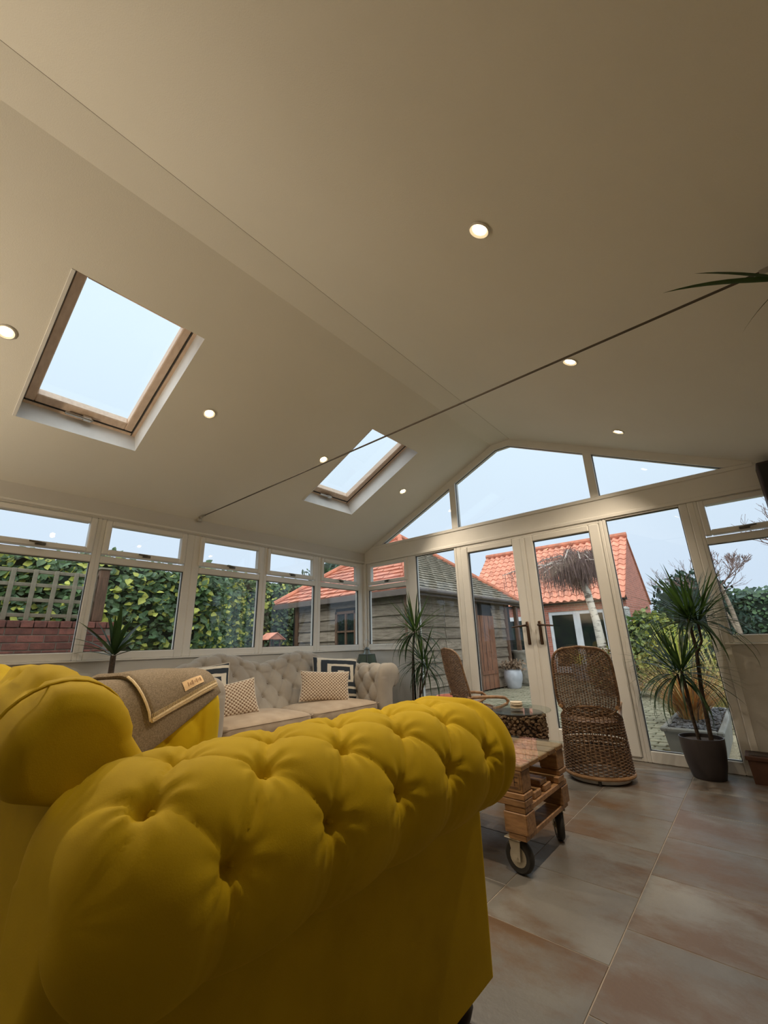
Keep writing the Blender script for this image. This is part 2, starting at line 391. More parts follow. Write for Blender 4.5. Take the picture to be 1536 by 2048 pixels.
# ceiling: left slope with two openings, flat ridge strip, right slope
TH = math.atan(SL); cT, sT = cos(TH), sin(TH)
def slopeL(s, y, d=0.0): return V((s*cT-d*sT, y, ZE+s*sT+d*cT))      # s up the slope, d above it
SX0, SX1 = 0.60/cT, 1.66/cT
SKY = [(-4.105, -3.342), (-1.63, -0.86)]
cb = MB()
ss = [0.0, SX0, SX1, XA/cT]; ys = [YB, SKY[0][0], SKY[0][1], SKY[1][0], SKY[1][1], 0.0]
for i in range(3):
    for j in range(5):
        if i == 1 and j in (1, 3): continue
        b = cb.verts([slopeL(ss[i], ys[j]), slopeL(ss[i], ys[j+1]), slopeL(ss[i+1], ys[j+1]), slopeL(ss[i+1], ys[j])]); cb.face(b, b+1, b+2, b+3)
for (xa, za, xb, zb) in ((XA, ZR, XB, ZR), (XB, ZR, RW, ZE)):
    b = cb.verts([(xa, YB, za), (xa, 0, za), (xb, 0, zb), (xb, YB, zb)]); cb.face(b, b+1, b+2, b+3)
ceil = struct('ceiling', cb, M['ceiling'])
rb = MB()                                            # roof covering above, keeps the daylight out
for (p, q) in (((-0.25, 2.42), (XA, 3.56)), ((XA, 3.56), (XB, 3.56)), ((XB, 3.56), (RW+.25, 2.42))):
    pass
def rod_pts(a, b, n): return [V(a).lerp(V(b), i/n) for i in range(n+1)]
trim_n = [0]
def trim(mb, m):
    trim_n[0] += 1
    return struct('trim_%d' % trim_n[0], mb, m)
trim(MB().tube([(XB, YB, ZR+.0005), (XB, -0.02, ZR+.0005)], 0.0022, 4), M['grout'])

# solid walls (below the sills, eaves lintels, right and back walls)
wlb = MB(); wlb.bb(-0.22, 0, YB, 0.2, -0.12, SILL-.012); wlb.bb(-0.22, 0, YB, 0.2, ZF, 2.42); wlb.bb(-0.22, 0, YB, -5.72, SILL-.012, ZF)
struct('wall_left', wlb, M['wall'])
wgb = MB(); wgb.bb(0, 0.83, 0, 0.2, -0.12, SILL-.012); wgb.bb(3.90, RW+.2, 0, 0.2, -0.12, SILL-.012)
struct('wall_garden', wgb, M['wall'])
struct('wall_right', MB().bb(RW, RW+.2, YB, 0.0, -0.12, 2.45), M['house_wall'])
wbb = MB(); wbb.prism([(-.2, -.12), (RW+.2, -.12), (RW+.2, ZE-.09), (XB, ZR+.2), (XA, ZR+.2), (-.2, ZE-.09)], lambda a, z, h: (a, h, z), YB, YB-.2)
struct('wall_back', wbb, M['house_wall'])
# sill boards with their shadow line
trim(MB().bb(-0.07, 0.022, YB, 0.0, SILL-.012, SILL, 0.003), M['upvc'])
trim(MB().bb(0.022, 0.83, -0.022, 0.07, SILL-.012, SILL, 0.003), M['upvc'])
trim(MB().bb(3.90, RW, -0.022, 0.07, SILL-.012, SILL, 0.003), M['upvc'])
# eaves ledge where ceiling meets the frames on the left, and above the garden frames
trim(MB().bb(-0.05, 0.012, -5.72, 0.0, 2.115, 2.135, 0.004), M['upvc'])

wcount = [0]
def wnode(kind='window'):
    wcount[0] += 1
    return sempty('%s_%d' % (kind, wcount[0]))
def mapL(a, o, z): return (-o, a, z)
def mapG(a, o, z): return (a, o, z)
def fbox(mb, mp, a0, a1, o0, o1, z0, z1, ch=0.006):
    p, q = mp(a0, o0, z0), mp(a1, o1, z1)
    mb.bb(min(p[0], q[0]), max(p[0], q[0]), min(p[1], q[1]), max(p[1], q[1]), z0, z1, ch)
def ring(mb, mp, a0, a1, z0, z1, wa, wz, o0, o1, ch=0.006):
    fbox(mb, mp, a0, a0+wa, o0, o1, z0, z1, ch); fbox(mb, mp, a1-wa, a1, o0, o1, z0, z1, ch)
    fbox(mb, mp, a0+wa, a1-wa, o0, o1, z0, z0+wz, ch); fbox(mb, mp, a0+wa, a1-wa, o0, o1, z1-wz, z1, ch)
def pane(mp, a0, a1, z0, z1, parent, o=0.03):
    mb = MB(); fbox(mb, mp, a0-.004, a1+.004, o, o+.008, z0-.004, z1+.004, 0)
    return mb.build('glass', M['glass'], parent, kind='structure')
def sash_handle(mp, a, z, parent, flip=1):
    mb = MB()
    p = lambda da, o, dz: mp(a+da*flip, o, z+dz)
    fbox(mb, mp, a-.034, a+.034, -.034, -.02, z-.012, z+.012, .003)
    mb.tube([p(0.0, -.03, 0), p(0.0, -.05, 0.002), p(-.03, -.055, 0.004), p(-.075, -.052, 0.008)], [.009, .009, .008, .006], 6)
    return mb.build('handle', M['dark_chrome'], parent, True)
ZU0, ZU1, ZL0, ZL1 = 1.834, 2.044, 0.9915, 1.7147
def casement(mp, A0, A1, up0, up1, lo0, lo1, hflip=1):
    w = wnode(); mb = MB()
    fbox(mb, mp, A0, lo0, 0, .07, SILL, ZF); fbox(mb, mp, lo1, A1, 0, .07, SILL, ZF)
    fbox(mb, mp, lo0, lo1, 0, .07, SILL, ZL0); fbox(mb, mp, lo0, lo1, 0, .07, ZL1, 1.776); fbox(mb, mp, lo0, lo1, 0, .07, 2.088, ZF)
    mb.build('frame', M['upvc'], w, kind='structure')
    gb = MB(); ring(gb, mp, lo0, lo1, ZL0, ZL1, .004, .004, .012, .03, 0)
    gb.build('gasket', M['gasket'], w)
    sb = MB(); ring(sb, mp, up0-.046, up1+.046, ZU0-.046, ZU1+.046, .046, .046, -.02, .05, .008)
    s = sb.build('sash', M['upvc'], w, kind='structure')
    pane(mp, up0, up1, ZU0, ZU1, s); pane(mp, lo0, lo1, ZL0, ZL1, w)
    sash_handle(mp, (up0+up1)/2, ZU0-.024, s, hflip)
    return w
LW = [(-5.70, -4.95, -5.62, -5.03), (-4.95, -4.14, -4.84, -4.25), (-4.14, -3.324, -4.02, -3.407), (-3.324, -2.504, -3.245, -2.632),
      (-2.504, -1.681, -2.4006, -1.7674), (-1.681, -0.87, -1.6032, -0.9711), (-0.87, -0.04, -0.7837, -0.1801)]
LL = [(-5.66, -5.0), (-4.90, -4.18), (-4.07, -3.358), (-3.29, -2.578), (-2.4304, -1.7263), (-1.6355, -0.9182), (-0.8206, -0.1292)]
for (A0, A1, u0, u1), (l0, l1) in zip(LW, LL): casement(mapL, A0, A1, u0, u1, l0, l1)
trim(MB().bb(-0.07, 0.04, -0.04, 0.07, SILL, ZF, .008), M['upvc'])                 # corner post
casement(mapG, 0.04, 0.80, 0.1285, 0.734, 0.0716, 0.7414, -1)
# tall fixed panes, doors
def fixed(a0, a1, jl, jr, zb=0.0911, zt=2.0824):
    w = wnode(); mb = MB()
    fbox(mb, mapG, jl, a0, 0, .07, 0, ZF); fbox(mb, mapG, a1, jr, 0, .07, 0, ZF)
    fbox(mb, mapG, a0, a1, 0, .07, 0, zb); fbox(mb, mapG, a0, a1, 0, .07, zt, ZF, .004)
    mb.build('frame', M['upvc'], w, kind='structure')
    gb = MB(); ring(gb, mapG, a0, a1, zb, zt, .005, .005, .012, .03, 0); gb.build('gasket', M['gasket'], w)
    pane(mapG, a0, a1, zb, zt, w); return w
fixed(0.9183, 1.5097, 0.80, 1.545)
d = sempty('door_1'); mb = MB()
fbox(mb, mapG, 1.545, 1.605, 0, .07, 0, ZF); fbox(mb, mapG, 3.165, 3.195, 0, .07, 0, ZF)
fbox(mb, mapG, 1.605, 3.165, 0, .07, 2.068, ZF); fbox(mb, mapG, 1.605, 3.165, 0, .07, 0, .03)
mb.build('door_frame', M['upvc'], d, kind='structure')
for (a0, a1, g0, g1, hx, sg) in ((1.608, 2.384, 1.7032, 2.2647, 2.327, -1), (2.388, 3.162, 2.4958, 3.0668, 2.456, 1)):
    mb = MB()
    fbox(mb, mapG, a0, g0, -.015, .055, .032, 2.066, .008); fbox(mb, mapG, g1, a1, -.015, .055, .032, 2.066, .008)
    fbox(mb, mapG, g0, g1, -.015, .055, .032, .19, .008); fbox(mb, mapG, g0, g1, -.015, .055, 2.0015, 2.066, .008)
    lf = mb.build('door_leaf', M['upvc'], d, kind='structure')
    gb = MB(); ring(gb, mapG, g0, g1, .19, 2.0015, .005, .005, .004, .03, 0); gb.build('gasket', M['gasket'], lf)
    pane(mapG, g0, g1, .19, 2.0015, lf)
    hb = MB(); fbox(hb, mapG, hx-.016, hx+.016, -.026, -.012, .945, 1.175, .006)
    hb.tube([(hx, -.02, 1.135), (hx, -.06, 1.135), (hx+sg*.03, -.068, 1.133), (hx+sg*.15, -.064, 1.122)], [.011, .011, .010, .008], 8)
    hb.lathe([(0, 0), (.008, 0), (.008, .006), (0, .006)], 8, (hx, -.026, 1.03), rot=Rx(pi/2))
    hb.build('door_handle', M['bronze'], lf, True)
mb = MB(); mb.tube([(2.43, -.018, .99), (2.432, -.03, .975), (2.43, -.022, .955)], .004, 5)
tag(mb.build('door_key', M['chrome'], None, True), 'small key hanging in the lock of the right garden door leaf', 'key')
fixed(3.2275, 3.8226, 3.195, 3.885)
# astragal between leaves
trim(MB().bb(2.366, 2.406, -.022, -.014, .034, 2.06, .003), M['upvc'])
# big post and right casement
trim(MB().bb(3.885, 3.935, -0.004, .07, 0.0, ZF, .006), M['upvc'])
casement(mapG, 3.925, RW, 4.0037, 4.43, 3.9568, 4.46, -1)
# gable: beam, raking frame, mullions, three panes
gm = MB()
PG = lambda a, z, h: (a, h, z)
gm.prism([(0, ZF), (RW, ZF), (RW, ZE), (RW-.167, 2.341), (.167, 2.341), (0, ZE)], PG, 0.0, .08)
gm.bb(0, RW, -.012, .0, 2.10, 2.135, .004); gm.bb(0.16, RW-.16, -.010, .0, 2.30, 2.335, .004)
gm.prism([(.167, 2.341), (.339, 2.341), (2.181, 3.2), (XA, ZR)], PG, -.004, .08)
gm.prism([(XA, ZR), (2.181, 3.2), (2.352, 3.2), (XB, ZR)], PG, -.004, .08)
gm.prism([(XB, ZR), (2.352, 3.2), (4.201, 2.341), (RW-.167, 2.341)], PG, -.004, .08)
zs = lambda x: 2.341+.4663*(x-.339) if x < 2.2 else 2.341+.4663*(4.201-x)
for a, b in ((1.5128, 1.5952), (3.137, 3.214)):
    gm.prism([(a, 2.34), (b, 2.34), (b, zs(b)+.02), (a, zs(a)+.02)], PG, -.003, .08)
gf = struct('wall_gable', gm, M['upvc'])
for poly in ([(.339, 2.341), (1.5128, 2.341), (1.5128, zs(1.5128))],
             [(1.5952, 2.341), (3.137, 2.341), (3.137, zs(3.137)), (2.352, 3.2), (2.181, 3.2), (1.5952, zs(1.5952))],
             [(3.214, 2.341), (4.201, 2.341), (3.214, zs(3.214))]):
    w = wnode(); g = MB(); g.prism(poly, PG, .035, .043); g.build('glass', M['glass'], w, kind='structure')
    cx = sum(p[0] for p in poly)/len(poly); cz = sum(p[1] for p in poly)/len(poly)
    g2 = MB(); n = len(poly)
    for i in range(n):
        a, b = poly[i], poly[(i+1) % n]
        g2.tube([(a[0], .03, a[1]), (b[0], .03, b[1])], .006, 4)
    g2.build('gasket', M['gasket'], w)
# outer gable wall corners beside the raking frame (close the triangle ends)
# skylights
for k, (y0, y1) in enumerate(SKY):
    w = wnode(); mb = MB(); dp = 0.17
    def quad(a, b, c, dd):
        q = mb.verts([a, b, c, dd]); mb.face(q, q+1, q+2, q+3)
    for (sa, ya, sb, yb) in ((SX0, y0, SX0, y1), (SX0, y1, SX1, y1), (SX1, y1, SX1, y0), (SX1, y0, SX0, y0)):
        quad(slopeL(sa, ya), slopeL(sb, yb), slopeL(sb, yb, dp), slopeL(sa, ya, dp))
    def sbox(m_, s0, s1, ya, yb, d0, d1, ch=.006):
        c = slopeL((s0+s1)/2, (ya+yb)/2, (d0+d1)/2); m_.box(c, (s1-s0, yb-ya, d1-d0), Ry(-TH), ch)
    sbox(mb, SX0, SX1, y0-.004, y0+.016, -.005, dp, .002)
    mb.build('reveal', M['reveal'], w, kind='structure')
    fb = MB(); e = .028
    sbox(fb, SX0-.03, SX1+.03, y0-.03, y0+e, dp, dp+.10); sbox(fb, SX0-.03, SX1+.03, y1-e, y1+.03, dp, dp+.10)
    sbox(fb, SX0-.03, SX0+e, y0+e, y1-e, dp, dp+.10); sbox(fb, SX1-e, SX1+.03, y0+e, y1-e, dp, dp+.10)
    fb.build('frame', M['pine'], w, kind='structure')
    sh = MB(); g = .034; t = .058; d0, d1 = dp+.004, dp+.075
    a0, a1, b0, b1 = SX0+g, SX1-g, y0+g, y1-g
    sbox(sh, a0, a1, b0, b0+t, d0, d1); sbox(sh, a0, a1, b1-t, b1, d0, d1); sbox(sh, a0, a0+t+.015, b0+t, b1-t, d0, d1); sbox(sh, a1-t, a1, b0+t, b1-t, d0, d1)
    sash = sh.build('sash', M['pine'], w, kind='structure')
    gk = MB(); q = .006
    sbox(gk, SX0+.002, SX1-.002, y0+e, y0+e+q, dp-.001, dp+.05, 0); sbox(gk, SX0+.002, SX1-.002, y1-e-q, y1-e, dp-.001, dp+.05, 0)
    sbox(gk, SX0+e, SX0+e+q, y0+e, y1-e, dp-.001, dp+.05, 0)
    gk.build('gasket', M['gasket'], w)
    gl = MB(); sbox(gl, a0+.02, a1-.02, b0+.02, b1-.02, dp+.06, dp+.068, 0); gl.build('glass', M['glass'], sash, kind='structure')
    hb = MB(); yc = (y0+y1)/2-.02
    sbox(hb, SX0+.03, SX0+.055, yc-.09, yc+.09, dp-.03, dp-.012, .006); sbox(hb, SX0+.03, SX0+.06, yc+.02, yc+.08, dp-.04, dp+.006, .006)
    hb.build('handle', M['chrome'], sash)
# outer roof skin, opens only at the skylights
ro = MB()
for i in range(3):
    for j in range(5):
        if i == 1 and j in (1, 3): continue
        ya, yb = ys[j]-(.2 if j == 0 else 0), ys[j+1]+(.25 if j == 4 else 0)
        sa, sb = ss[i]-(.35 if i == 0 else 0), ss[i+1]+(.12 if i == 2 else 0)
        q = ro.verts([slopeL(sa, ya, .25), slopeL(sa, yb, .25), slopeL(sb, yb, .25), slopeL(sb, ya, .25)]); ro.face(q, q+3, q+2, q+1)
q = ro.verts([(XA, YB-.2, ZR+.27), (XA, .25, ZR+.27), (XB, .25, ZR+.27), (XB, YB-.2, ZR+.27), (RW+.3, YB-.2, ZE+.13), (RW+.3, .25, ZE+.13)])
ro.face(q, q+3, q+2, q+1); ro.face(q+3, q+4, q+5, q+2)
struct('roof_covering', ro, M['fascia'])

# ------------------------------------------------------------------ ceiling spots
lens = 'small round ceiling spotlight glowing warm white, '
spots = [(1.155, -0.515, lens+'left slope, nearest the glazed gable'), (1.155, -1.815, lens+'beside the far skylight, above the tie rod'),
         (1.155, -3.025, lens+'just right of the large near skylight'), (1.155, -4.27, lens+'left slope, at the left picture edge'),
         (3.575, -0.53, lens+'right slope, lowest and nearest the gable'), (3.575, -1.815, lens+'right slope, just above the tie rod'),
         (3.575, -3.025, lens+'right slope, alone and highest in view')]
ring_me = MB().lathe([(.031, .0), (.049, -.003), (.049, -.006), (.042, -.010), (.031, -.003), (.031, 0)], 20, cap=False).mesh('spot_trim', M['white_ring'], True)
bulb_me = MB().lathe([(0, -.001), (.030, -.001), (.030, -.0035), (0, -.0045)], 20).mesh('spot_bulb', M['bulb'], True)
for (x, y, lab) in spots:
    left = x < 2.2
    z = ZE+SL*x if left else ZE+SL*(RW-x)
    o = thing('ceiling_spotlight', lab, 'light', (x, y, z-.001), 0, 'recessed spotlights in the sloping ceiling')
    ro_ = (0, -TH if left else TH, 0)
    inst(ring_me, 'trim_ring', o, rot=ro_); inst(bulb_me, 'bulb', o, rot=ro_)
    L = bpy.data.lights.new('spot_light', 'SPOT'); L.energy = LAMP_POWER; L.color = LAMP_COL; L.spot_size = RAD(110); L.spot_blend = 1.0; L.shadow_soft_size = 0.03
    lo = bpy.data.objects.new('spot_light', L); put(lo, o, (0, 0, -.03), ro_)

# tie rod across the room
tr = thing('tie_rod', 'thin dark steel tie rod running right across the room below the ceiling', 'rod', (0.0, -2.489, 2.285))
MB().tube([(.10, 0, 0), (RW-.10, 0, 0)], .0055, 8).build('rod', M['steel_rod'], tr, True)
for sx in (1, -1):
    x0 = 0.006 if sx > 0 else RW-.006
    m_ = MB().box((x0+sx*.012, 0, -.01), (.024, .05, .07), None, .005); m_.tube([(x0+sx*.02, 0, 0), (x0+sx*.055, 0, 0), (x0+sx*.06, 0, 0), (x0+sx*.125, 0, 0)], [.019, .019, .011, .010], 8)
    m_.tube([(x0+sx*.04, -.022, 0), (x0+sx*.04, .022, 0)], .007, 8)
    m_.build('end_bracket', M['chrome'], tr, True)

# ------------------------------------------------------------------ chesterfield sofas
def tuft(sp, qp, H, ds, dq, pit=0.026, wr=0.0022, solid=False):
    """sp, qp: lattice coordinates; buttons where sp+qp/2 and sp-qp/2 are whole. Returns outward bulge in metres."""
    qq = max(qp, 0.0) if not solid else qp
    a, b = sp+qq/2, sp-qq/2
    h = H*(abs(sin(pi*a))*abs(sin(pi*b)))**0.42
    r = round(qq); best = 9; th = 0
    for row in (r-1, r, r+1):
        if not solid and row < 0: continue
        off = 0.5 if row % 2 else 0.0
        cs = round(sp-off)+off
        dx, dy = (sp-cs)*ds, (qp-row)*dq
        dd = hypot(dx, dy)
        if dd < best: best = dd; th = atan2(dy, dx)
    h -= pit*exp(-(best/0.016)**2)+.006*exp(-(best/.04)**2)
    h += wr*sin(9*th+sp*5)*exp(-(best-.032)**2/.0007)
    db = b-round(b); h += wr*.75*cos(2*pi*db*7.5+1.3*sin(3*a))*exp(-(db/.24)**2)*abs(sin(pi*a))
    return h

def arm_mesh(p, side, ny, nq_roll, nq_in):
    """side +1: the arm on +x. local frame: x across, y from rear (0) to front (D)."""
    D, xo, cx, cz, r, xi, z0 = p['D'], p['xo'], p['cx'], p['cz'], p['r'], p['xi'], p['z0']
    prof = []                                        # x, z, nx, nz, core x, core z, q (arc length from roll foot), roll flag
    zs_ = cz-r*sin(RAD(78))
    for i in range(7):
        z = z0+(zs_-.012-z0)*i/6
        prof.append((xo, z, 1, 0, (xo+xi)/2, z+.0, None, 0))
    q0 = 0.0
    n1 = nq_roll
    for i in range(n1+1):
        a = RAD(-78+168*i/n1); prof.append((cx+r*cos(a), cz+r*sin(a), cos(a), sin(a), cx, cz, r*RAD(168*i/n1), 1))
    L1 = r*RAD(168); c2 = xi+r
    n2 = max(2, int(nq_roll*(cx-c2)/(r*2.9)))
    for i in range(1, n2+1):
        t = i/n2; prof.append((cx+(c2-cx)*t, cz+r, 0, 1, cx+(c2-cx)*t, cz, L1+(cx-c2)*t, 1))
    L2 = L1+cx-c2
    n3 = nq_roll//2
    for i in range(1, n3+1):
        a = RAD(90+90*i/n3); prof.append((c2+r*cos(a), cz+r*sin(a), cos(a), sin(a), c2, cz, L2+r*RAD(90*i/n3), 1))
    L3 = L2+r*pi/2
    for i in range(1, nq_in+1):
        z = cz-(cz-p['zin'])*i/nq_in; prof.append((xi, z, -1, 0, (xo+xi)/2, z, L3+(cz-z), 1))
    for i in range(1, 4):
        prof.append((xi+.01, p['zin']-(p['zin']-z0)*i/3, -1, 0, (xo+xi)/2, p['zin']-(p['zin']-z0)*i/3, None, 0))
    q_low = r*RAD(78+p['row0'])
    dq, ds, s0 = p['dq'], p['ds'], p['s0']
    re_f, re_r = p['re'], p['rr']
    ystat = []
    nre = 28 if ny > 150 else 10
    for i in range(nre+1): ystat.append(re_r*(1-cos(pi/2*i/nre)))
    for i in range(1, ny): ystat.append(re_r+(D-re_r-re_f)*i/ny)
    nfe = 24 if ny > 150 else 12
    for i in range(nfe+1): ystat.append(D-re_f+re_f*sin(pi/2*i/nfe))
    mb = MB()
    def edge(y, re, rr):
        if y < rr: return sqrt(max(0, 1-((rr-y)/rr)**2))
        if y > D-re: return sqrt(max(0, 1-((y-(D-re))/re)**2))
        return 1.0
    n = len(prof)
    for y in ystat:
        fade = min(1, max(0, (p['s1']+ds*.55-y)/(.25*ds)))*min(1, max(0, (y-(s0-ds*.95))/(.3*ds)))
        for (x, z, nx, nz, kx, kz, q, roll) in prof:
            h = 0.0
            if q is not None:
                low = min(1, max(0, q/(.03)))
                h = low*(tuft((y-s0)/ds, (q-q_low)/dq, p['H'], ds, dq)*fade+p['H']*(.62 if y < D/2 else .95)*(1-fade))
                if q < q_low: h *= 0.35+.65*(q/q_low)
            pf = 1.0
            if roll:
                k = edge(y, re_f, re_r)
                # gathered pleats just before the smooth front bulb
                g = exp(-((y-(p['s1']+ds*.42))/.012)**2); h -= .006*g*low
                k = .12+.88*k if k < 1 else 1
                if y > D-re_f: h *= k
            else:
                k = edge(y, .02, .02); k = .75+.25*k
            mb.v.append((side*(kx+(x-kx)*k+nx*h), y, kz+(z-kz)*k+nz*h))
    m = len(ystat)
    for i in range(m-1):
        for j in range(n-1):
            a = i*n+j; q = (a, a+1, a+n+1, a+n)
            mb.face(*(q if side < 0 else q[::-1]))
    mb.v = [(x_, y_+p['yo'], z_) for (x_, y_, z_) in mb.v]
    for (i, rev) in ((0, side > 0), (m-1, side < 0)):   # end caps: strips between outer and inner halves of the profile
        q = [i*n+k_ for k_ in range(n)]; mb.face(*(q[::-1] if not rev else q))
    # buttons
    btn = []
    for row in range(0, 12):
        q = q_low+row*dq
        if q > L3+(cz-p['zin'])-.05: break
        off = 0.5 if row % 2 else 0.0
        k = 0 if row % 2 == 0 else -1
        while True:
            y = s0+(k+off)*ds
            if y > p['s1']+.01: break
            if y > .05:
                best = min((pp for pp in prof if pp[6] is not None), key=lambda pp: abs(pp[6]-q))
                btn.append((side*(best[0]-best[2]*.024), y, best[1]-best[3]*.024))
            k += 1
    return mb, btn

def sofa_back(p, nx, nq):
    A, D = p['A'], p['D']
    rb, zin = p['rb'], p['zin']
    cyb = p['rear']+p['cyo']
    def crest(x):
        ax = abs(x); hm = p['hump']
        if ax < hm: return (p['zh']+p['zv'])/2-(p['zh']-p['zv'])/2*cos(pi*ax/hm)
        t = min(1, (ax-hm)/(A+.08-hm)); return p['zh']-(p['zh']-p['ze'])*(1-cos(pi/2*t))
    re = p['reb']
    xe = A+p['over']
    xst = [-xe+re*(1-cos(pi/2*i/12)) for i in range(12)]
    xst += [-(xe-re)+2*(xe-re)*i/nx for i in range(nx+1)]
    xst += [xe-re*(1-cos(pi/2*(11-i)/12)) for i in range(12)]
    mb = MB(); n = None; btn = []
    nf, nr = nq, int(nq*.9)
    dsb, dqb = p['dsb'], p['dqb']
    for x in xst:
        zc = crest(x); cz = zc-rb
        k = 1.0
        if abs(x) > xe-re: k = sqrt(max(0, 1-((abs(x)-(xe-re))/re)**2))
        k = .60+.40*k
        yf_top, yf_bot = cyb+rb, p['seaty']
        prof = []
        Lf = hypot(yf_bot-yf_top, cz-zin); nyv = V((cz-zin, yf_bot-yf_top)).normalized() if Lf > 0 else V((1, 0))
        prof.append((yf_bot, .2, 1, 0, None)); 
        for i in range(nf+1):
            t = i/nf; prof.append((yf_bot+(yf_top-yf_bot)*t, zin+(cz-zin)*t, nyv[0], nyv[1], zc-(zin+(cz-zin)*t)+rb*.57))
        for i in range(1, nr+1):
            a = RAD(0+215*i/nr)
            ql = max(-0.3, rb*.57-rb*RAD(215*i/nr)+rb)
            prof.append((cyb+rb*cos(a), cz+rb*sin(a), cos(a), sin(a), ql if a < pi*.62 else None))
        a = RAD(215); y2, z2 = p['rear']+.004, cz+rb*sin(a)-.02
        prof.append((y2, z2, -1, 0, None))
        for i in range(1, 7): prof.append((p['rear'], z2+(p['z0']-z2)*i/6, -1, 0, None))
        fade = min(1, max(0, (A-.02-abs(x))/.06))*p['tuftback']
        ky, kz = cyb, cz
        for (y, z, ny_, nz_, q) in prof:
            h = 0.0
            if q is not None:
                h = tuft(x/dsb+.5, (q-.10)/dqb, p['Hb'], dsb, dqb, pit=.030, solid=True)*fade+(1-fade)*p['Hb']*.75
            if q is None or True:
                core_z = min(z, kz)
                yfz = p['seaty']+(cyb+rb-p['seaty'])*max(0, min(1, (z-zin)/(cz-zin)))
                core_y = ky if z >= kz else (yfz+p['rear'])/2*min(1, (kz-z)/.08)+ky*max(0, 1-(kz-z)/.08)
                mb.v.append((x, core_y+(y-core_y)*k+ny_*h, core_z+(z-core_z)*k+nz_*h))
        n = len(prof)
    m = len(xst)
    for i in range(m-1):
        for j in range(n-1):
            a = i*n+j; mb.face(a, a+n, a+n+1, a+1)
    for (i, rev) in ((0, False), (m-1, True)):
        q = [i*n+k_ for k_ in range(n)]; mb.face(*(q[::-1] if rev else q))
    # seam piping: an arch over each hump
    seams = []
    for x in p['seams']:
        zc = crest(x); cz = zc-rb; pts = []
        for i in range(20):
            a = RAD(-10+205*i/19); pts.append((x, cyb+(rb+p['Hb']*.75+.0005)*cos(a), cz+(rb+p['Hb']*.75+.0005)*sin(a)))
        
        seams.append(pts)
    for row in range(-1, 9):                          # buttons on the front
        q = .10+row*dqb
        off = (0.5 if row % 2 else 0.0)-.5
        for k in range(-8, 9):
            x = (k+off)*dsb
            if abs(x) > A-.06: continue
            zc = crest(x); cz = zc-rb
            zz = zc+rb*.57-q
            if zz > cz or zz < zin+.03:
                continue
            t = (zz-zin)/(cz-zin); y = p['seaty']+(cyb+rb-p['seaty'])*t
            btn.append((x, y-.020, zz-.006))
    return mb, seams, btn

def cushion(w, d, h, crown=.02, e=0.22, ez=0.45, nu=40, nv=14):
    def sg(v, k): return (abs(v)**k)*(1 if v >= 0 else -1)
    def f(u, v):
        a = 2*pi*u; b = pi*(v-.5)
        cb_ = sg(cos(b), ez); x = w/2*cb_*sg(cos(a), e); y = d/2*cb_*sg(sin(a), e); z = h/2*sg(sin(b), ez)
        cr = (1-(2*x/w)**2)*(1-(2*y/d)**2)
        return (x, y, z+(crown*cr if z > 0 else 0))
    return MB().grid(f, nu, nv, cu=True)
def rrect(w, d, r, z, n=5):
    pts = []
    for (cx, cy, a0) in ((w/2-r, d/2-r, 0), (-w/2+r, d/2-r, 90), (-w/2+r, -d/2+r, 180), (w/2-r, -d/2+r, 270)):
        for i in range(n+1):
            a = RAD(a0+90*i/n); pts.append((cx+r*cos(a), cy+r*sin(a), z))
    return pts
def chesterfield(name, label, loc, rz, p, cloth, seatm, ncush, ny, nqr, detail_sides=(1, -1)):
    t = thing(name, label, 'sofa', loc, rz)
    btn_me = MB().blob((0, 0, 0), (.011, .011, .007), 8, 5).mesh('button', M[cloth], True)
    allb = []
    for s in (1, -1):
        hi = s in detail_sides; mb, b = arm_mesh(p, s, ny if hi else ny//2, nqr if hi else nqr//2, 24 if hi else 14)
        a = mb.build('arm', M[cloth], t, 'all')
        for q in b: inst(btn_me, 'button', a, q, (0, pi/2, 0) if False else (0, 0, 0))
    mb, seams, b = sofa_back(p, p['nxb'], p.get('nqb', 16))
    bk = mb.build('backrest', M[cloth], t, 'all')
    for q in b: inst(btn_me, 'button', bk, q)
    for pts in seams: MB().tube(pts, .0028, 5).build('seam_piping', M[cloth], bk, True)
    MB().bb(-p['xo']+.05, p['xo']-.05, p['rear']+.012, p['rear']+.04, p['z0']+.01, p['cz']-.02).build('rear_panel', M[cloth], t)
    A = p['A']; zs = p['zseat']; hc = .15
    mb = MB(); mb.bb(-A-.06, A+.06, .06, p['seatf']-.02, p['z0'], zs-hc+.005, .012); mb.build('base', M[cloth], t)
    w = 2*A/ncush
    for i in range(ncush):
        d0 = p['seaty']-.02; dd = p['seatf']-d0
        c = cushion(w-.006, dd, hc, .025)
        cu = c.build('seat_cushion', M[seatm], t, True, (-A+w*(i+.5), d0+dd/2, zs-hc/2))
        pm = MB(); pm.tube(rrect(w-.012, dd-.008, .045, hc/2-.030), .004, 5, closed=True); pm.tube(rrect(w-.012, dd-.008, .045, -hc/2+.030), .004, 5, closed=True)
        pm.build('piping', M[seatm], cu, True)
    foot = MB().lathe([(.018, 0), (.022, .01), (.016, .03), (.030, .055), (.038, .08), (.030, .10), (.036, p['z0']+.004)], 14).mesh('turned_foot', M['dark_wood'], True)
    for x in (-p['xo']+.07, p['xo']-.07):
        for y in (.09, p['D']-.10): inst(foot, 'foot', t, (x, y, 0))
    return t

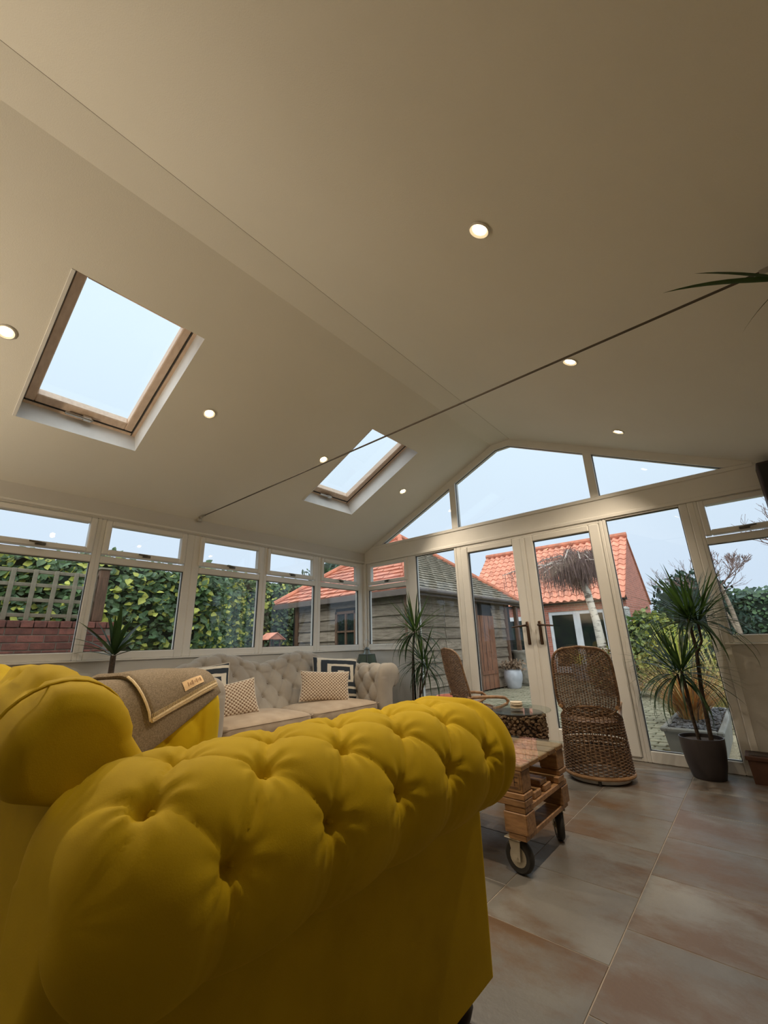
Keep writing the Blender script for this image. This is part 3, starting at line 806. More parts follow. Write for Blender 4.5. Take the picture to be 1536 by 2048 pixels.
YEL = dict(D=1.09, xo=.86, cx=.885, cz=.686, r=.127, xi=.652, z0=.13, zin=.40, row0=14, dq=.117, ds=.178, s0=.173, s1=.875, H=.0205, re=.115, rr=.125, yo=-.015, cyo=.008,
           A=.645, rb=.088, rear=0.02, hump=.36, zh=.955, zv=.86, ze=.915, reb=.05, over=.075, seaty=.42, dsb=.19, dqb=.13, Hb=.022, tuftback=1.0,
           nxb=90, seams=(.648,), zseat=.465, seatf=1.03)
yellow = chesterfield('mustard_loveseat', 'mustard yellow velvet button-tufted chesterfield loveseat with rolled arms, in the foreground', (2.51, -4.14, 0), 0, YEL, 'velvet', 'seat_taupe', 1, 230, 64, (1,))
GRY = dict(D=.95, xo=1.035, cx=1.06, cz=.662, r=.112, xi=.875, z0=.12, zin=.40, row0=10, dq=.112, ds=.165, s0=.150, s1=.80, H=.022, re=.05, rr=.05, yo=0.0, cyo=.055,
           A=.865, rb=.088, rear=0.0, hump=.46, zh=.925, zv=.828, ze=.79, reb=.11, over=.09, seaty=.34, dsb=.187, dqb=.122, Hb=.022, tuftback=1.0,
           nxb=230, nqb=30, seams=(), zseat=.452, seatf=.93)
grey = chesterfield('beige_chesterfield', 'long beige velvet button-tufted chesterfield sofa with double-hump back, under the left windows', (0.12, -1.75, 0), -pi/2, GRY, 'linen', 'seat_taupe', 2, 110, 34)

# ------------------------------------------------------------------ cushions on the beige sofa
def pattern_mat(name, kind):
    m = mat(name, (0.5, 0.5, 0.5), 0.9, bump=0.2, bs=300, spec=0.15)
    n, l = m.node_tree.nodes, m.node_tree.links; b = n['Principled BSDF']
    tc = n.new('ShaderNodeTexCoord'); sp = n.new('ShaderNodeSeparateXYZ'); l.new(tc.outputs['Object'], sp.inputs[0])
    def mth(op, a, bb=None, cc=None):
        x = n.new('ShaderNodeMath'); x.operation = op
        for i, v in enumerate((a, bb, cc)):
            if v is None: continue
            if isinstance(v, (int, float)): x.inputs[i].default_value = v
            else: l.new(v, x.inputs[i])
        return x.outputs[0]
    if kind == 'stripe':
        nz = n.new('ShaderNodeTexNoise'); nz.inputs['Scale'].default_value = 14; l.new(tc.outputs['Object'], nz.inputs['Vector'])
        dx = mth('MULTIPLY', mth('ABSOLUTE', mth('ADD', sp.outputs[0], 0.05)), 0.62)
        dz = mth('ABSOLUTE', mth('SUBTRACT', sp.outputs[2], 0.04))
        d = mth('ADD', mth('MAXIMUM', dx, dz), mth('MULTIPLY', nz.outputs[0], 0.012))
        s = mth('SINE', mth('MULTIPLY', d, 92.0)); f = mth('GREATER_THAN', s, 0.45)
        c1, c2 = (0.040, 0.052, 0.070), (0.70, 0.67, 0.60)
    else:
        s = mth('MULTIPLY', mth('SINE', mth('MULTIPLY', sp.outputs[0], pi/.0165)), mth('SINE', mth('MULTIPLY', sp.outputs[2], pi/.0145)))
        f = mth('MULTIPLY_ADD', s, 1.1, 0.72); f = mth('MINIMUM', mth('MAXIMUM', f, 0.0), 1.0)
        c1, c2 = (0.26, 0.16, 0.105), (0.72, 0.63, 0.52)
    mx = n.new('ShaderNodeMixRGB'); mx.inputs[1].default_value = col4(c1); mx.inputs[2].default_value = col4(c2)
    l.new(f, mx.inputs[0]); l.new(mx.outputs[0], b.inputs['Base Color']); return m
M['stripe'] = pattern_mat('navy_stripe_cloth', 'stripe'); M['knit'] = pattern_mat('bobble_knit', 'knit')
M['pillow_edge'] = mat('cushion_edge', (0.66, 0.62, 0.55), 0.9, vs=60)
def pillow_mesh(w, h, t, nu, nv, bob=0.0):
    def sh(a, b, sg):
        ex = 1-.07*(1-b*b); ez = 1-.07*(1-a*a)
        pu = (max(0, 1-a**2)**.5)*(max(0, 1-b**2)**.5)
        y = sg*t/2*(pu**.7)
        x, z = w/2*a*ex, h/2*b*ez
        if bob and sg > 0: y += bob*sin(pi*x/.0165)*sin(pi*z/.0145)*min(1, pu*3)
        return (x, y, z)
    mb = MB()
    cs = lambda u: sin(pi*(u-.5))
    mb.grid(lambda u, v: sh(cs(u), cs(v), 1), nu, nv); nf = len(mb.f)
    mb.grid(lambda u, v: sh(-cs(u), cs(v), -1), max(12, nu//4), max(10, nv//4))
    return mb
def pillow(name, label, loc, w, h, t, face, tilt, roll, m, nu=24, nv=20, bob=0.0, group=None):
    o = thing(name, label, 'cushion', loc, 0, group)
    o.rotation_euler = (tilt, roll, face)
    mb = pillow_mesh(w, h, t, nu, nv, bob); mb.build('cover', m, o, 'all')
    e = MB(); pts = []
    for i in range(48):
        a = 2*pi*i/48; x = max(-1, min(1, 1.42*cos(a))); z = max(-1, min(1, 1.42*sin(a)))
        pts.append((w/2*x*(1-.07*(1-z*z)), 0, h/2*z*(1-.07*(1-x*x))))
    e.tube(pts, .006, 6, closed=True); e.build('edge_trim', M['pillow_edge'], o, True)
    return o
pillow('striped_cushion', 'navy and white striped cushion leaning in the right corner of the beige sofa', (0.535, -1.06, .655), .50, .42, .15, RAD(-118), RAD(14), RAD(-4), M['stripe'])
pillow('knitted_cushion', 'cream bobble-knit cushion in front of the right striped cushion', (0.70, -1.345, .600), .50, .285, .13, RAD(-122), RAD(16), RAD(-3), M['knit'], 170, 110, .0045)
pillow('striped_cushion', 'navy and white striped cushion partly hidden behind the draped taupe blanket', (0.53, -2.55, .64), .46, .44, .15, RAD(-112), RAD(14), RAD(4), M['stripe'])
pillow('knitted_cushion', 'cream bobble-knit cushion peeking out beside the yellow arm under the blanket', (0.68, -2.36, .575), .44, .28, .13, RAD(-104), RAD(16), RAD(8), M['knit'], 150, 110, .0045)

# ------------------------------------------------------------------ blanket over the far yellow arm
bl = thing('wool_blanket', 'folded taupe wool blanket with cream stitched edge draped over the far yellow arm', 'blanket', (2.51, -4.14, 0))
def arm_prof(t, off):                                # t in metres over the far (left) arm, from outer side over the top to the inner side
    p = YEL; r = p['r']+.02+off; cx, c2, cz = -p['cx'], -(p['xi']+p['r']), p['cz']
    down = .16; La = pi/2*r; Lt = abs(cx-c2)
    if t < down: return (cx-r, cz-down+t, -1, 0)
    t -= down
    if t < La: a = pi-t/r; return (cx+r*cos(a), cz+r*sin(a), cos(a), sin(a))
    t -= La
    if t < Lt: return (cx+t, cz+r, 0, 1)
    t -= Lt
    if t < La: a = pi/2-t/r; return (c2+r*cos(a), cz+r*sin(a), cos(a), sin(a))
    t -= La
    return (c2+r+.012*t, cz-t, 1, 0)
def drape(yf, yr, t0f, t0r, t1f, t1r, off, th, nu=44, nv=40, seed=0, skew=0.0):
    """closed thick sheet: v from the sofa front (yf) to its rear (yr); t0..t1 over the arm"""
    mb = MB()
    def P(u, v, side):
        t0, t1 = t0f+(t0r-t0f)*v, t1f+(t1r-t1f)*v
        t = t0+(t1-t0)*u; y = yf+(yr+skew*u-yf)*v
        x, z, nx, nz = arm_prof(t, off)
        w = .004*sin(9*v+3*u+seed)+.003*sin(17*u+5*v+seed*2)
        rim = min(u, 1-u)*abs(t1-t0); rimv = min(v, 1-v)*abs(yr-yf); k = min(1, min(rim, rimv)/(th*.55)); k = sqrt(max(0, 1-(1-k)**2))
        d = w+(th/2)*side*k
        return (x+nx*d, y+.01*sin(6*u+seed), z+nz*d)
    mb.grid(lambda u, v: P(u, v, 1), nu, nv); mb.grid(lambda u, v: P(1-u, v, -1), nu, nv)
    return mb, P
b1, P1 = drape(1.025, .40, .06, .05, .685, 1.09, .014, .024, seed=1)
b1.build('lower_fold', M['wool'], bl, 'all')
b2, P2 = drape(.985, .42, .12, .10, .735, .87, .044, .032, seed=2, skew=.24)
b2.build('upper_fold', M['wool'], bl, 'all')
lt = MB(); 
for sgn, dz in ((.9, .006), (-.9, -.004), (0, .0)):
    lt.tube([V(P2(.995, v/30, sgn))+V((.006, 0, dz)) for v in range(0, 31)], .006 if sgn else .010, 6)
lt.tube([V(P2(u/20, .995, .9))+V((0, -.006, 0)) for u in range(14, 21)], .006, 6)
lt.build('stitched_edge', M['cream'], bl, True)
st = MB()
for i in range(60):
    v = (i+.5)/60
    a = V(P2(.995, v, 1)); b = V(P2(.965, v, 1.02)); n_ = V((.004, 0, .004)); st.tube([a+n_, b+n_], .0016, 4)
o = st.build('blanket_stitches', M['cream'], bl); o['kind'] = 'stuff'
pm = MB(); pm.grid(lambda u, v: V(P2(.875+.065*u, .22+.30*v, 1))+V((.0035, 0, .0035)), 5, 6)
patch = pm.build('label_patch', M['patch'], bl, label='tan leather label patch')
im = MB()
for (v0, v1, u0, u1) in ((.25, .27, .893, .922), (.285, .295, .90, .918), (.31, .33, .893, .92), (.345, .357, .90, .916), (.375, .40, .893, .922), (.412, .43, .902, .92), (.445, .457, .893, .922)):
    im.grid(lambda u, v: V(P2(u0+(u1-u0)*u, v0+(v1-v0)*v, 1))+V((.0048, 0, .0048)), 2, 2)
o = im.build('label_print', M['faint_ink'], patch); o['kind'] = 'stuff'

# ------------------------------------------------------------------ corner side table and lantern
st_ = thing('side_table', 'small dark wooden side table in the far left corner under the lantern', 'table', (.33, -.24, 0))
MB().bb(-.18, .18, -.17, .17, .70, .725, .006).build('tabletop', M['dark_wood'], st_)
leg_me = MB().bb(-.016, .016, -.016, .016, 0, .70, .003).mesh('leg', M['dark_wood'])
for x in (-.15, .15):
    for y in (-.14, .14): inst(leg_me, 'leg', st_, (x, y, 0))
ln = thing('glass_lantern', 'small grey metal lantern with glass sides and ring handle in the far corner', 'lantern', (.27, -.262, .725))
LH = .145
fm = MB(); fm.box((0, 0, .006), (.19, .19, .012), None, .003)
for sx in (-1, 1):
    for sy in (-1, 1): fm.tube([(sx*.09, sy*.09, .01), (sx*.070, sy*.070, LH)], .0055, 5)
for (r, z) in ((.09, .014), (.070, LH)):
    for a in range(4): fm.tube([(r*(1, 1, -1, -1)[a], r*(1, -1, -1, 1)[a], z), (r*(1, -1, -1, 1)[a], r*(-1, -1, 1, 1)[a], z)], .0055, 5)
fm.build('cage', M['lantern'], ln, True)
tp = MB(); tp.lathe([(.055, LH+.005), (.040, LH+.02), (.030, LH+.055), (.040, LH+.062), (.012, LH+.085), (0, LH+.088)], 12); tp.build('chimney', M['lantern'], ln, True)
hr = MB(); hr.tube([(.0, .066*sin(2*pi*i/26)*.85, LH+.125+.055*cos(2*pi*i/26)) for i in range(26)], .0035, 6, closed=True); hr.build('ring_handle', M['chrome'], ln, True)
pane_me = None
for a in range(4):
    gmb = MB(); b = gmb.verts([(-.084, -.083, .018), (.084, -.083, .018), (.066, -.066, LH-.004), (-.066, -.066, LH-.004), (-.084, -.080, .018), (.084, -.080, .018), (.066, -.063, LH-.004), (-.066, -.063, LH-.004)])
    for q in ((0, 1, 2, 3), (7, 6, 5, 4), (0, 4, 5, 1), (2, 6, 7, 3), (1, 5, 6, 2), (3, 7, 4, 0)): gmb.face(*[b+i for i in q])
    gmb.build('pane', M['lantern_glass'], ln, rot=(0, 0, a*pi/2))

# ------------------------------------------------------------------ wicker chairs
def wicker_chair(name, label, loc, rz, group):
    t = thing(name, label, 'chair', loc, rz, group)
    def back(u, v, d=0.0):                            # u -1..1 across, v 0..1 up; d along the normal
        q = 2*v-1
        wv = (max(0, 1-abs(q)**5))**(1/2.6)
        x = .212*u*wv*(1-.03*q); y = -.175-.19*v+.07*v*v+.05*(u*wv)**2
        return V((x, y-d, .435+.50*v))
    bw = MB(); NS, NR = 22, 52
    for i in range(NS):
        u = -1+2*(i+.5)/NS
        bw.tube([back(u, .012+.976*k/30) for k in range(31)], .0034, 4, cap=False)
    for j in range(NR):
        v = .02+.96*(j+.5)/NR
        pts = []
        for k in range(NS*2+1):
            u = -1+2*k/(NS*2)
            s = (1 if ((k//2)+j) % 2 else -1)*(1 if k % 2 else 0)
            pts.append(back(u, v, .0052*s))
        bw.tube(pts, .0037, 4, cap=False)
    o = bw.build('woven_backrest', M['rattan'], t, 'all'); o['kind'] = 'stuff'
    rim = MB(); pts = [back(1, k/40) for k in range(41)]+[back(-1, 1-k/40) for k in range(41)]
    rim.tube(pts, .0095, 7, closed=True); rim.build('back_rim', M['rattan'], t, True)
    def skirt(f, v, d=0.0):                           # f 0..1 round, v 0 top .. 1 bottom
        a = 2*pi*f
        ztop = .40+.11*max(0, -sin(a)); z = ztop+(.045-ztop)*v
        w = .212+.020*v+.012*sin(pi*v)*0; dpt = .175+.05*v-.018*sin(pi*v)
        return V(((w+d)*cos(a), -.03+(dpt+d)*sin(a)*(1.0), z))
    sw = MB(); NS2, NR2 = 44, 44
    for i in range(NS2): sw.tube([skirt(i/NS2, k/16) for k in range(17)], .0038, 4, cap=False)
    for j in range(NR2):
        v = (j+.5)/NR2
        if j in (17, 23): continue
        pts = []
        for k in range(NS2*2):
            s = (1 if ((k//2)+j) % 2 else -1)*(1 if k % 2 else 0)
            pts.append(skirt((k+.0)/(NS2*2), v, .005*s))
        sw.tube(pts, .0040, 4, cap=False, closed=True)
    o = sw.build('woven_base', M['rattan'], t, 'all'); o['kind'] = 'stuff'
    r2 = MB(); r2.tube([skirt(k/48, 1.0) for k in range(48)], .013, 8, closed=True); r2.build('base_rim', M['cane'], t, True)
    r3 = MB(); r3.tube([skirt(k/48, 0.0) for k in range(48)], .009, 6, closed=True); r3.build('seat_rim', M['rattan'], t, True)
    sm_ = MB(); sm_.lathe([(.0, .355), (.10, .36), (.17, .375), (.196, .395), (.19, .38), (.0, .345)], 28, (0, -.03, 0), 1.0, .84); sm_.build('seat', M['rattan'], t, True)
    cu = MB(); cu.lathe([(.0, .006), (.205, .006), (.212, .02), (.205, .032), (0, .032)], 32, (0, -.03, 0), 1.0, .97); cu.build('floor_pad', M['reveal'], t, True)
    fm_ = MB().lathe([(.011, 0), (.011, .03), (.008, .034), (0, .034)], 8).mesh('chair_foot', M['rubber'], True)
    for a in (-90, 30, 150): inst(fm_, 'foot', t, (.216*cos(RAD(a)), -.03+.214*sin(RAD(a)), 0))
    for s in (-1, 1):
        am = MB(); pts = [(s*.19, -.18, .50), (s*.205, -.13, .505), (s*.215, -.02, .505), (s*.222, .10, .50), (s*.220, .18, .49), (s*.215, .215, .462), (s*.21, .20, .435), (s*.205, .13, .41), (s*.195, .06, .40)]
        am.tube(pts, .014, 8); am.build('armrest', M['cane'], t, True)
    return t
wicker_chair('wicker_chair', 'brown wicker chair seen from behind, on the tiles before the right garden door', (2.985, -.60, 0), RAD(14), 'wicker chairs by the garden doors')
wicker_chair('wicker_chair', 'brown wicker chair seen from the side behind the yellow arm, left of the round table', (1.93, -.50, 0), RAD(-34), 'wicker chairs by the garden doors')

# ------------------------------------------------------------------ round table and coasters
rtb = thing('driftwood_table', 'round side table of stacked driftwood pieces with a clear glass top', 'table', (2.60, -1.09, 0))
core = MB(); core.lathe([(.175, 0), (.185, .01), (.185, .478), (.17, .482)], 28); core.build('core', M['dark_wood'], rtb, True)
dm = MB(); rg = random.Random(3)
for j in range(21):
    n_ = 46
    for i in range(n_):
        a = 2*pi*(i+rg.random()*.8)/n_; z = .014+.462*(j+rg.random()*.5)/21; r = rg.uniform(.007, .016); L = rg.uniform(.02, .05)
        d_ = V((cos(a), sin(a), rg.uniform(-.4, .4))).normalized(); side = V((-sin(a), cos(a), 0))
        d2 = (d_+side*rg.uniform(-1.2, 1.2)).normalized(); c_ = V((.186*cos(a), .186*sin(a), z))
        dm.tube([c_-d2*L*.5, c_+d2*L*.5], [r, r*rg.uniform(.7, 1)], 6)
o = dm.build('driftwood_pieces', M['bark_drift'], rtb); o['kind'] = 'stuff'
gt = MB(); gt.lathe([(0, .488), (.243, .488), (.247, .491), (.247, .497), (.243, .5), (0, .5)], 56); gt.build('glass_top', M['table_glass'], rtb, 30)
cm = MB().lathe([(.043, 0), (.046, .002), (.046, .009), (.043, .011)], 12).mesh('coaster', M['stone_coaster'])
names = ['bottom coaster of the four stacked on the round glass table', 'second coaster from the bottom of the stack on the round glass table',
         'third coaster from the bottom of the stack on the round glass table', 'topmost pale round coaster on the stack on the round glass table']
for i in range(4):
    o = inst(cm, 'coaster', None, (2.60+(.0, -.004, .003, .0)[i], -1.085+(0, .004, -.003, .002)[i], .5005+i*.0115), (0, 0, i*.4))
    tag(o, names[i], 'coaster', 'coasters stacked on the round table')

# ------------------------------------------------------------------ pallet coffee table
pt = thing('pallet_coffee_table', 'honey-coloured pallet coffee table with glass top on black castors', 'table', (2.72, -2.04, 0))
PX, PY = .44, .28                                    # half sizes
def board(name, x0, x1, y0, y1, z0, z1, ch=.003): return MB().bb(x0, x1, y0, y1, z0, z1, ch).build(name, M['pallet'], pt)
w = .1
for i in range(5):
    y = -PY+.05+i*(2*PY-.1)/4; board('deck_board', -PX, PX, y-.047, y+.047, .420, .441)
for y in (-PY+.05, PY-.05): board('bottom_board', -PX, PX, y-.05, y+.05, .305, .329)
board('bottom_board', -PX+.03, PX-.02, -.045, .045, .306, .328)
blocks = []
for x in (-PX+.055, 0, PX-.055):
    for y in (-PY+.052, PY-.052):
        blocks.append(board('block', x-.05, x+.05, y-.048, y+.048, .330, .419, .004))
        board('block', x-.058, x+.052, y-.046, y+.050, .166, .249, .004)
    board('bearer', x-.05, x+.05, -PY+.008, PY-.008, .2505, .2745)
    board('bottom_rail', x-.045, x+.04, -PY+.01, PY-.004, .142, .1655)
for y in (-PY+.045, -.10, .03, PY-.09): board('lower_deck_board', -PX, PX-(.0 if abs(y) > .15 else .012), y-.044, y+.044, .2755, .3035)
MB().bb(-PX-.006, PX+.006, -PY-.006, PY+.006, .4415, .4495, .002).build('glass_top', M['table_glass'], pt)
near = blocks[4]                                     # the burnt stamp on the near right block
bm = MB()
def mark(x0, x1, z0, z1): bm.bb(x0, x1, -PY+.0032, -PY+.0042, z0, z1)
bx = PX-.055
for (x0, x1, z0, z1) in ((-.042, .040, .344, .3465), (-.042, .040, .404, .4065), (-.042, -.0395, .344, .4065), (.0375, .040, .344, .4065), (-.030, -.024, .356, .395),
                         (-.018, .004, .372, .378), (-.018, -.013, .356, .378), (.010, .015, .356, .395), (.010, .030, .389, .395), (.010, .028, .370, .375), (-.02, .03, .349, .353)):
    mark(bx+x0, bx+x1, z0, z1)
o = bm.build('burnt_stamp', M['ink'], near); o['kind'] = 'stuff'
def castor(x, y, a):
    c = bpy.data.objects.new('castor', None); put(c, pt, (x, y, 0), (0, 0, a))
    wm_ = MB(); R_ = Ry(pi/2)
    wm_.lathe([(.041, -.017), (.058, -.019), (.066, -.012), (.068, 0), (.066, .012), (.058, .019), (.041, .017), (.041, -.017)], 26, (0, -.008, .068), rot=R_, cap=False); wm_.build('tyre', M['rubber'], c, True)
    hm = MB(); hm.lathe([(0, -.020), (.012, -.020), (.014, -.0165), (.042, -.0155), (.042, .0155), (.014, .0165), (.012, .020), (0, .020)], 20, (0, -.008, .068), rot=R_); hm.build('hub', M['zinc'], c, True)
    fk = MB(); fk.bb(-.04, .04, -.04, .04, .1375, .1415, .001); fk.lathe([(.026, .128), (.03, .132), (.03, .1375)], 14)
    for s in (-1, 1):
        b = fk.verts([(s*.024, .026, .130), (s*.024, -.030, .130), (s*.024, -.024, .054), (s*.024, .008, .054), (s*.027, .026, .130), (s*.027, -.030, .130), (s*.027, -.024, .054), (s*.027, .008, .054)])
        for q in ((0, 1, 2, 3), (7, 6, 5, 4), (0, 4, 5, 1), (1, 5, 6, 2), (2, 6, 7, 3), (3, 7, 4, 0)): fk.face(*[b+i for i in q])
    fk.bb(-.027, .027, -.024, .02, .127, .131, .001); fk.tube([(-.03, -.008, .068), (.03, -.008, .068)], .006, 8)
    fk.build('fork', M['zinc'], c)
castor(PX-.085, -PY+.055, RAD(84)); castor(PX-.06, PY-.06, RAD(30)); castor(-PX+.08, -PY+.06, RAD(20)); castor(-PX+.08, PY-.06, RAD(100))

# ------------------------------------------------------------------ indoor plants
def blade_mesh(name, m, bend, w, n=9, fold=.25):
    """leaf of length 1 along +x, arching down by `bend` radians"""
    mb = MB(); x = z = 0.0; pts = []
    for i in range(n):
        t = i/(n-1); a = -bend*t**1.3; pts.append((x, z, a)); x += cos(a)/(n-1); z += sin(a)/(n-1)
    for i, (x, z, a) in enumerate(pts):
        t = i/(n-1); hw = w*min(1, .45+2.2*t)*(1-t**2.6)*.5+.0004
        mb.verts([(x, -hw, z+fold*hw), (x, 0, z), (x, hw, z+fold*hw)])
    for i in range(n-1):
        b = i*3; mb.face(b, b+3, b+4, b+1); mb.face(b+1, b+4, b+5, b+2)
    return mb.mesh(name, m, 'all')
DB = [blade_mesh('dracaena_leaf', M['leaf_dark'], b, .050) for b in (.15, .45, .85, 1.4)]
YBm = [blade_mesh('yucca_leaf', M['leaf_dark'], b, .135) for b in (.1, .3, .6)]
def crown(parent, c, n, L, blades, rg, emin=-25, emax=82, spread=.02, az=None, lim=None):
    for i in range(n):
        f = (i+.5)/n
        el = emax+(emin-emax)*f**.8+rg.uniform(-8, 8)
        a = i*2.39996+rg.uniform(-.3, .3) if az is None else rg.uniform(*az)
        if lim:                                       # keep the leaf tips on this side of the glass or wall
            ax, sg, dist = lim; reach = L*1.05*max(.25, cos(RAD(max(0, el-12)))); room = max(.02, (dist-sg*c[ax]))
            v_ = sg*(cos(a) if ax == 0 else sin(a))*reach
            if v_ > room:
                q_ = sg*room/reach; o_ = sqrt(1-q_*q_)*(1 if (sin(a) if ax == 0 else cos(a)) > 0 else -1)
                a = atan2(o_, q_) if ax == 0 else atan2(q_, o_)
        k = min(len(blades)-1, int(f*len(blades)+rg.uniform(-.4, .4))); k = max(0, k)
        o = inst(blades[k], 'leaf', parent, (c[0]+spread*cos(a), c[1]+spread*sin(a), c[2]+.05*(1-f)-.03), (0, -RAD(el), a), L*rg.uniform(.75, 1.08))
def stems(parent, lst, m='stem'):
    for (pts, r0, r1) in lst:
        n = len(pts); MB().tube(pts, [r0+(r1-r0)*i/(n-1) for i in range(n)], 8).build('stem', M[m], parent, True)
rg = random.Random(11)
dr = thing('potted_dracaena', 'tall two-tiered dracaena in a dark oval pot by the right garden panes', 'plant', (3.62, -.19, 0))
pm = MB(); pm.lathe([(0, 0), (.098, 0), (.104, .008), (.124, .09), (.137, .18), (.143, .262), (.141, .27), (.134, .27), (.132, .24), (0, .235)], 40)
pm.build('pot', M['dark_pot'], dr, 45)
MB().lathe([(0, .236), (.132, .236), (.125, .246), (0, .252)], 30).build('soil', M['soil'], dr, True)
c1, c1b, c2, c2b = (.10, -.02, 1.125), (.155, 0, 1.10), (-.02, -.05, .735), (-.055, -.02, .71)
stems(dr, [([(.06, 0, .24), (.075, -.01, .6), (.105, -.015, .9), c1], .015, .011), ([(.098, -.012, .85), (.15, 0, .95), c1b], .009, .009),
           ([(-.01, -.02, .24), (-.02, -.03, .42), (-.015, -.045, .58), c2], .013, .010), ([(-.02, -.03, .46), (-.05, -.02, .58), c2b], .008, .008)])
lm_ = (1, 1, .16)
crown(dr, c1, 66, .47, DB, rg, -12, 85, lim=lm_); crown(dr, c1b, 46, .45, DB, rg, -14, 80, lim=lm_); crown(dr, c2, 60, .45, DB, rg, -30, 80, lim=lm_); crown(dr, c2b, 42, .42, DB, rg, -40, 70, lim=lm_)
dl = thing('potted_dracaena', 'slender dracaena between the corner and the wicker chair, left of the garden doors', 'plant', (1.06, -.30, 0))
pm = MB(); pm.lathe([(0, 0), (.10, 0), (.11, .01), (.14, .20), (.145, .24), (.135, .24), (.13, .21), (0, .205)], 28); pm.build('pot', M['dark_pot'], dl, 45)
MB().lathe([(0, .206), (.13, .206), (.12, .216), (0, .22)], 24).build('soil', M['soil'], dl, True)
d1, d2, d3 = (.02, 0, 1.125), (.10, .02, .80), (.17, .0, .70)
stems(dl, [([(-.05, 0, .21), (-.04, 0, .6), (-.02, 0, .9), d1], .012, .010), ([(.04, 0, .21), (.05, .01, .5), d2], .011, .009), ([(.045, .0, .42), (.10, 0, .52), d3], .009, .008)])
lm_ = (1, 1, .26)
crown(dl, d1, 70, .50, DB, rg, -25, 85, lim=lm_); crown(dl, d2, 50, .45, DB, rg, -35, 80, lim=lm_); crown(dl, d3, 36, .36, DB, rg, -40, 75, lim=lm_)
yc = thing('potted_yucca', 'small yucca with stiff upright leaves before the left windows, behind the blanket', 'plant', (.30, -3.16, 0))
pm = MB(); pm.lathe([(0, 0), (.10, 0), (.135, .22), (.14, .26), (.13, .26), (.125, .22), (0, .215)], 28); pm.build('pot', M['dark_pot'], yc, 45)
MB().lathe([(0, .216), (.125, .216), (.11, .228), (0, .23)], 24).build('soil', M['soil'], yc, True)
stems(yc, [([(0, 0, .22), (.01, 0, .6), (-.01, 0, .96)], .026, .020)])
crown(yc, (-.01, 0, .985), 26, .36, YBm, rg, 18, 85, .012, lim=(0, -1, .26))
tp_ = thing('tall_potted_palm', 'tall palm at the right wall, only its dark leaf tips entering at the right edge', 'plant', (4.30, -2.62, 0))
pm = MB(); pm.lathe([(0, 0), (.14, 0), (.18, .30), (.185, .34), (.175, .34), (.17, .30), (0, .295)], 30); pm.build('pot', M['terracotta'], tp_, 45)
MB().lathe([(0, .296), (.17, .296), (.15, .31), (0, .315)], 24).build('soil', M['soil'], tp_, True)
stems(tp_, [([(0, 0, .3), (.05, .02, 1.2), (.14, .06, 2.16)], .028, .020)])
PALM = blade_mesh('palm_leaf', M['leaf_dark'], .30, .055)
def aimed(parent, base, tip, me, droop=.13):
    b, t = V(base), V(tip); d_ = t-b; L = d_.length
    o = inst(me, 'leaf', parent, base, (0, -math.asin(d_.z/L)-droop, atan2(d_.y, d_.x)), L*1.015)
base = (.16, .06, 2.16)
for tip in ((4.124, -2.86, 2.10), (4.225, -2.66, 2.275), (4.30, -2.625, 1.985)):
    aimed(tp_, base, (tip[0]-4.30, tip[1]+2.62, tip[2]), PALM)
for (dx, dy, dz) in ((.05, .32, .05), (-.02, .28, .12), (.08, .22, -.15), (.06, -.05, .02), (.05, .36, -.10)):
    aimed(tp_, base, (base[0]+dx*.5, base[1]+dy, min(2.22, base[2]+dz)), PALM)

# trough planter by the right wall, speaker on the wall
tb = thing('terracotta_trough', 'dark terracotta trough with thick rim at the right edge below the plain wall', 'planter', (4.135, -.10, 0))
mb = MB(); mb.prism([(-.262, 0), (.262, 0), (.272, .145), (-.272, .145)], lambda a, z, h: (a, h, z), -.085, .085); mb.build('body', M['terracotta'], tb)
mb = MB(); mb.bb(-.284, .284, -.097, .097, .145, .175, .005); mb.build('rim', M['terracotta'], tb)
mb = MB(); mb.bb(-.26, .26, -.075, .075, .1745, .179); mb.build('soil', M['soil'], tb)
sp = thing('wall_speaker', 'dark brown box speaker fixed high in the upper right corner by the gable', 'speaker', (4.455, -.12, 1.92))
MB().bb(-.07, .083, -.10, .098, 0, .335, .006).build('cabinet', M['speaker'], sp)
MB().bb(-.06, .07, -.108, -.1, .02, .315, .003).build('grille', M['rubber'], sp)

# ================================================================== the garden
GZ = -0.12
mb = MB(); mb.bb(-14, 14, 0.2, 30, GZ-.2, GZ-.045); mb.bb(-14, -0.22, -12, 0.2, GZ-.2, GZ-.045)
struct('ground', mb, M['lawn'])
# patio setts just outside the doors and the right panes, each one an object
pav = sempty('patio_paving')
MB().bb(-.9, 5.2, .2, 6.6, GZ-.044, GZ-.024).build('bedding', M['gravel'], pav, kind='structure')
sett = MB().bb(-.094, .094, -.047, .047, -.05, 0, .006).mesh('sett', M['sett'])
rg = random.Random(5); k = 0
def sett_at(x, y): 
    inst(sett, 'sett', pav, (x, y, GZ+rg.uniform(-.006, .004)), (rg.uniform(-.02, .02), rg.uniform(-.02, .02), rg.uniform(-.02, .02)))
for j in range(24):
    for i in range(12):
        x = 2.62+.2*i+(.1 if j % 2 else 0); y = .30+.106*j
        if 3.20 < x < 3.80 and .42 < y < 2.5: continue
        if x > 4.5: continue
        sett_at(x, y)
fs = MB()
for j in range(60):
    for i in range(30):
        x = -.85+.2*i+(.1 if j % 2 else 0); y = .30+.106*j
        if (2.5 < x < 4.62 and y < 2.80): continue
        fs.box((x, y, GZ-.02+rg.uniform(-.006, .004)), (.188, .094, .04), Euler((rg.uniform(-.02, .02), rg.uniform(-.02, .02), 0)).to_matrix())
o = fs.build('far_setts', M['sett'], pav); o['kind'] = 'stuff'

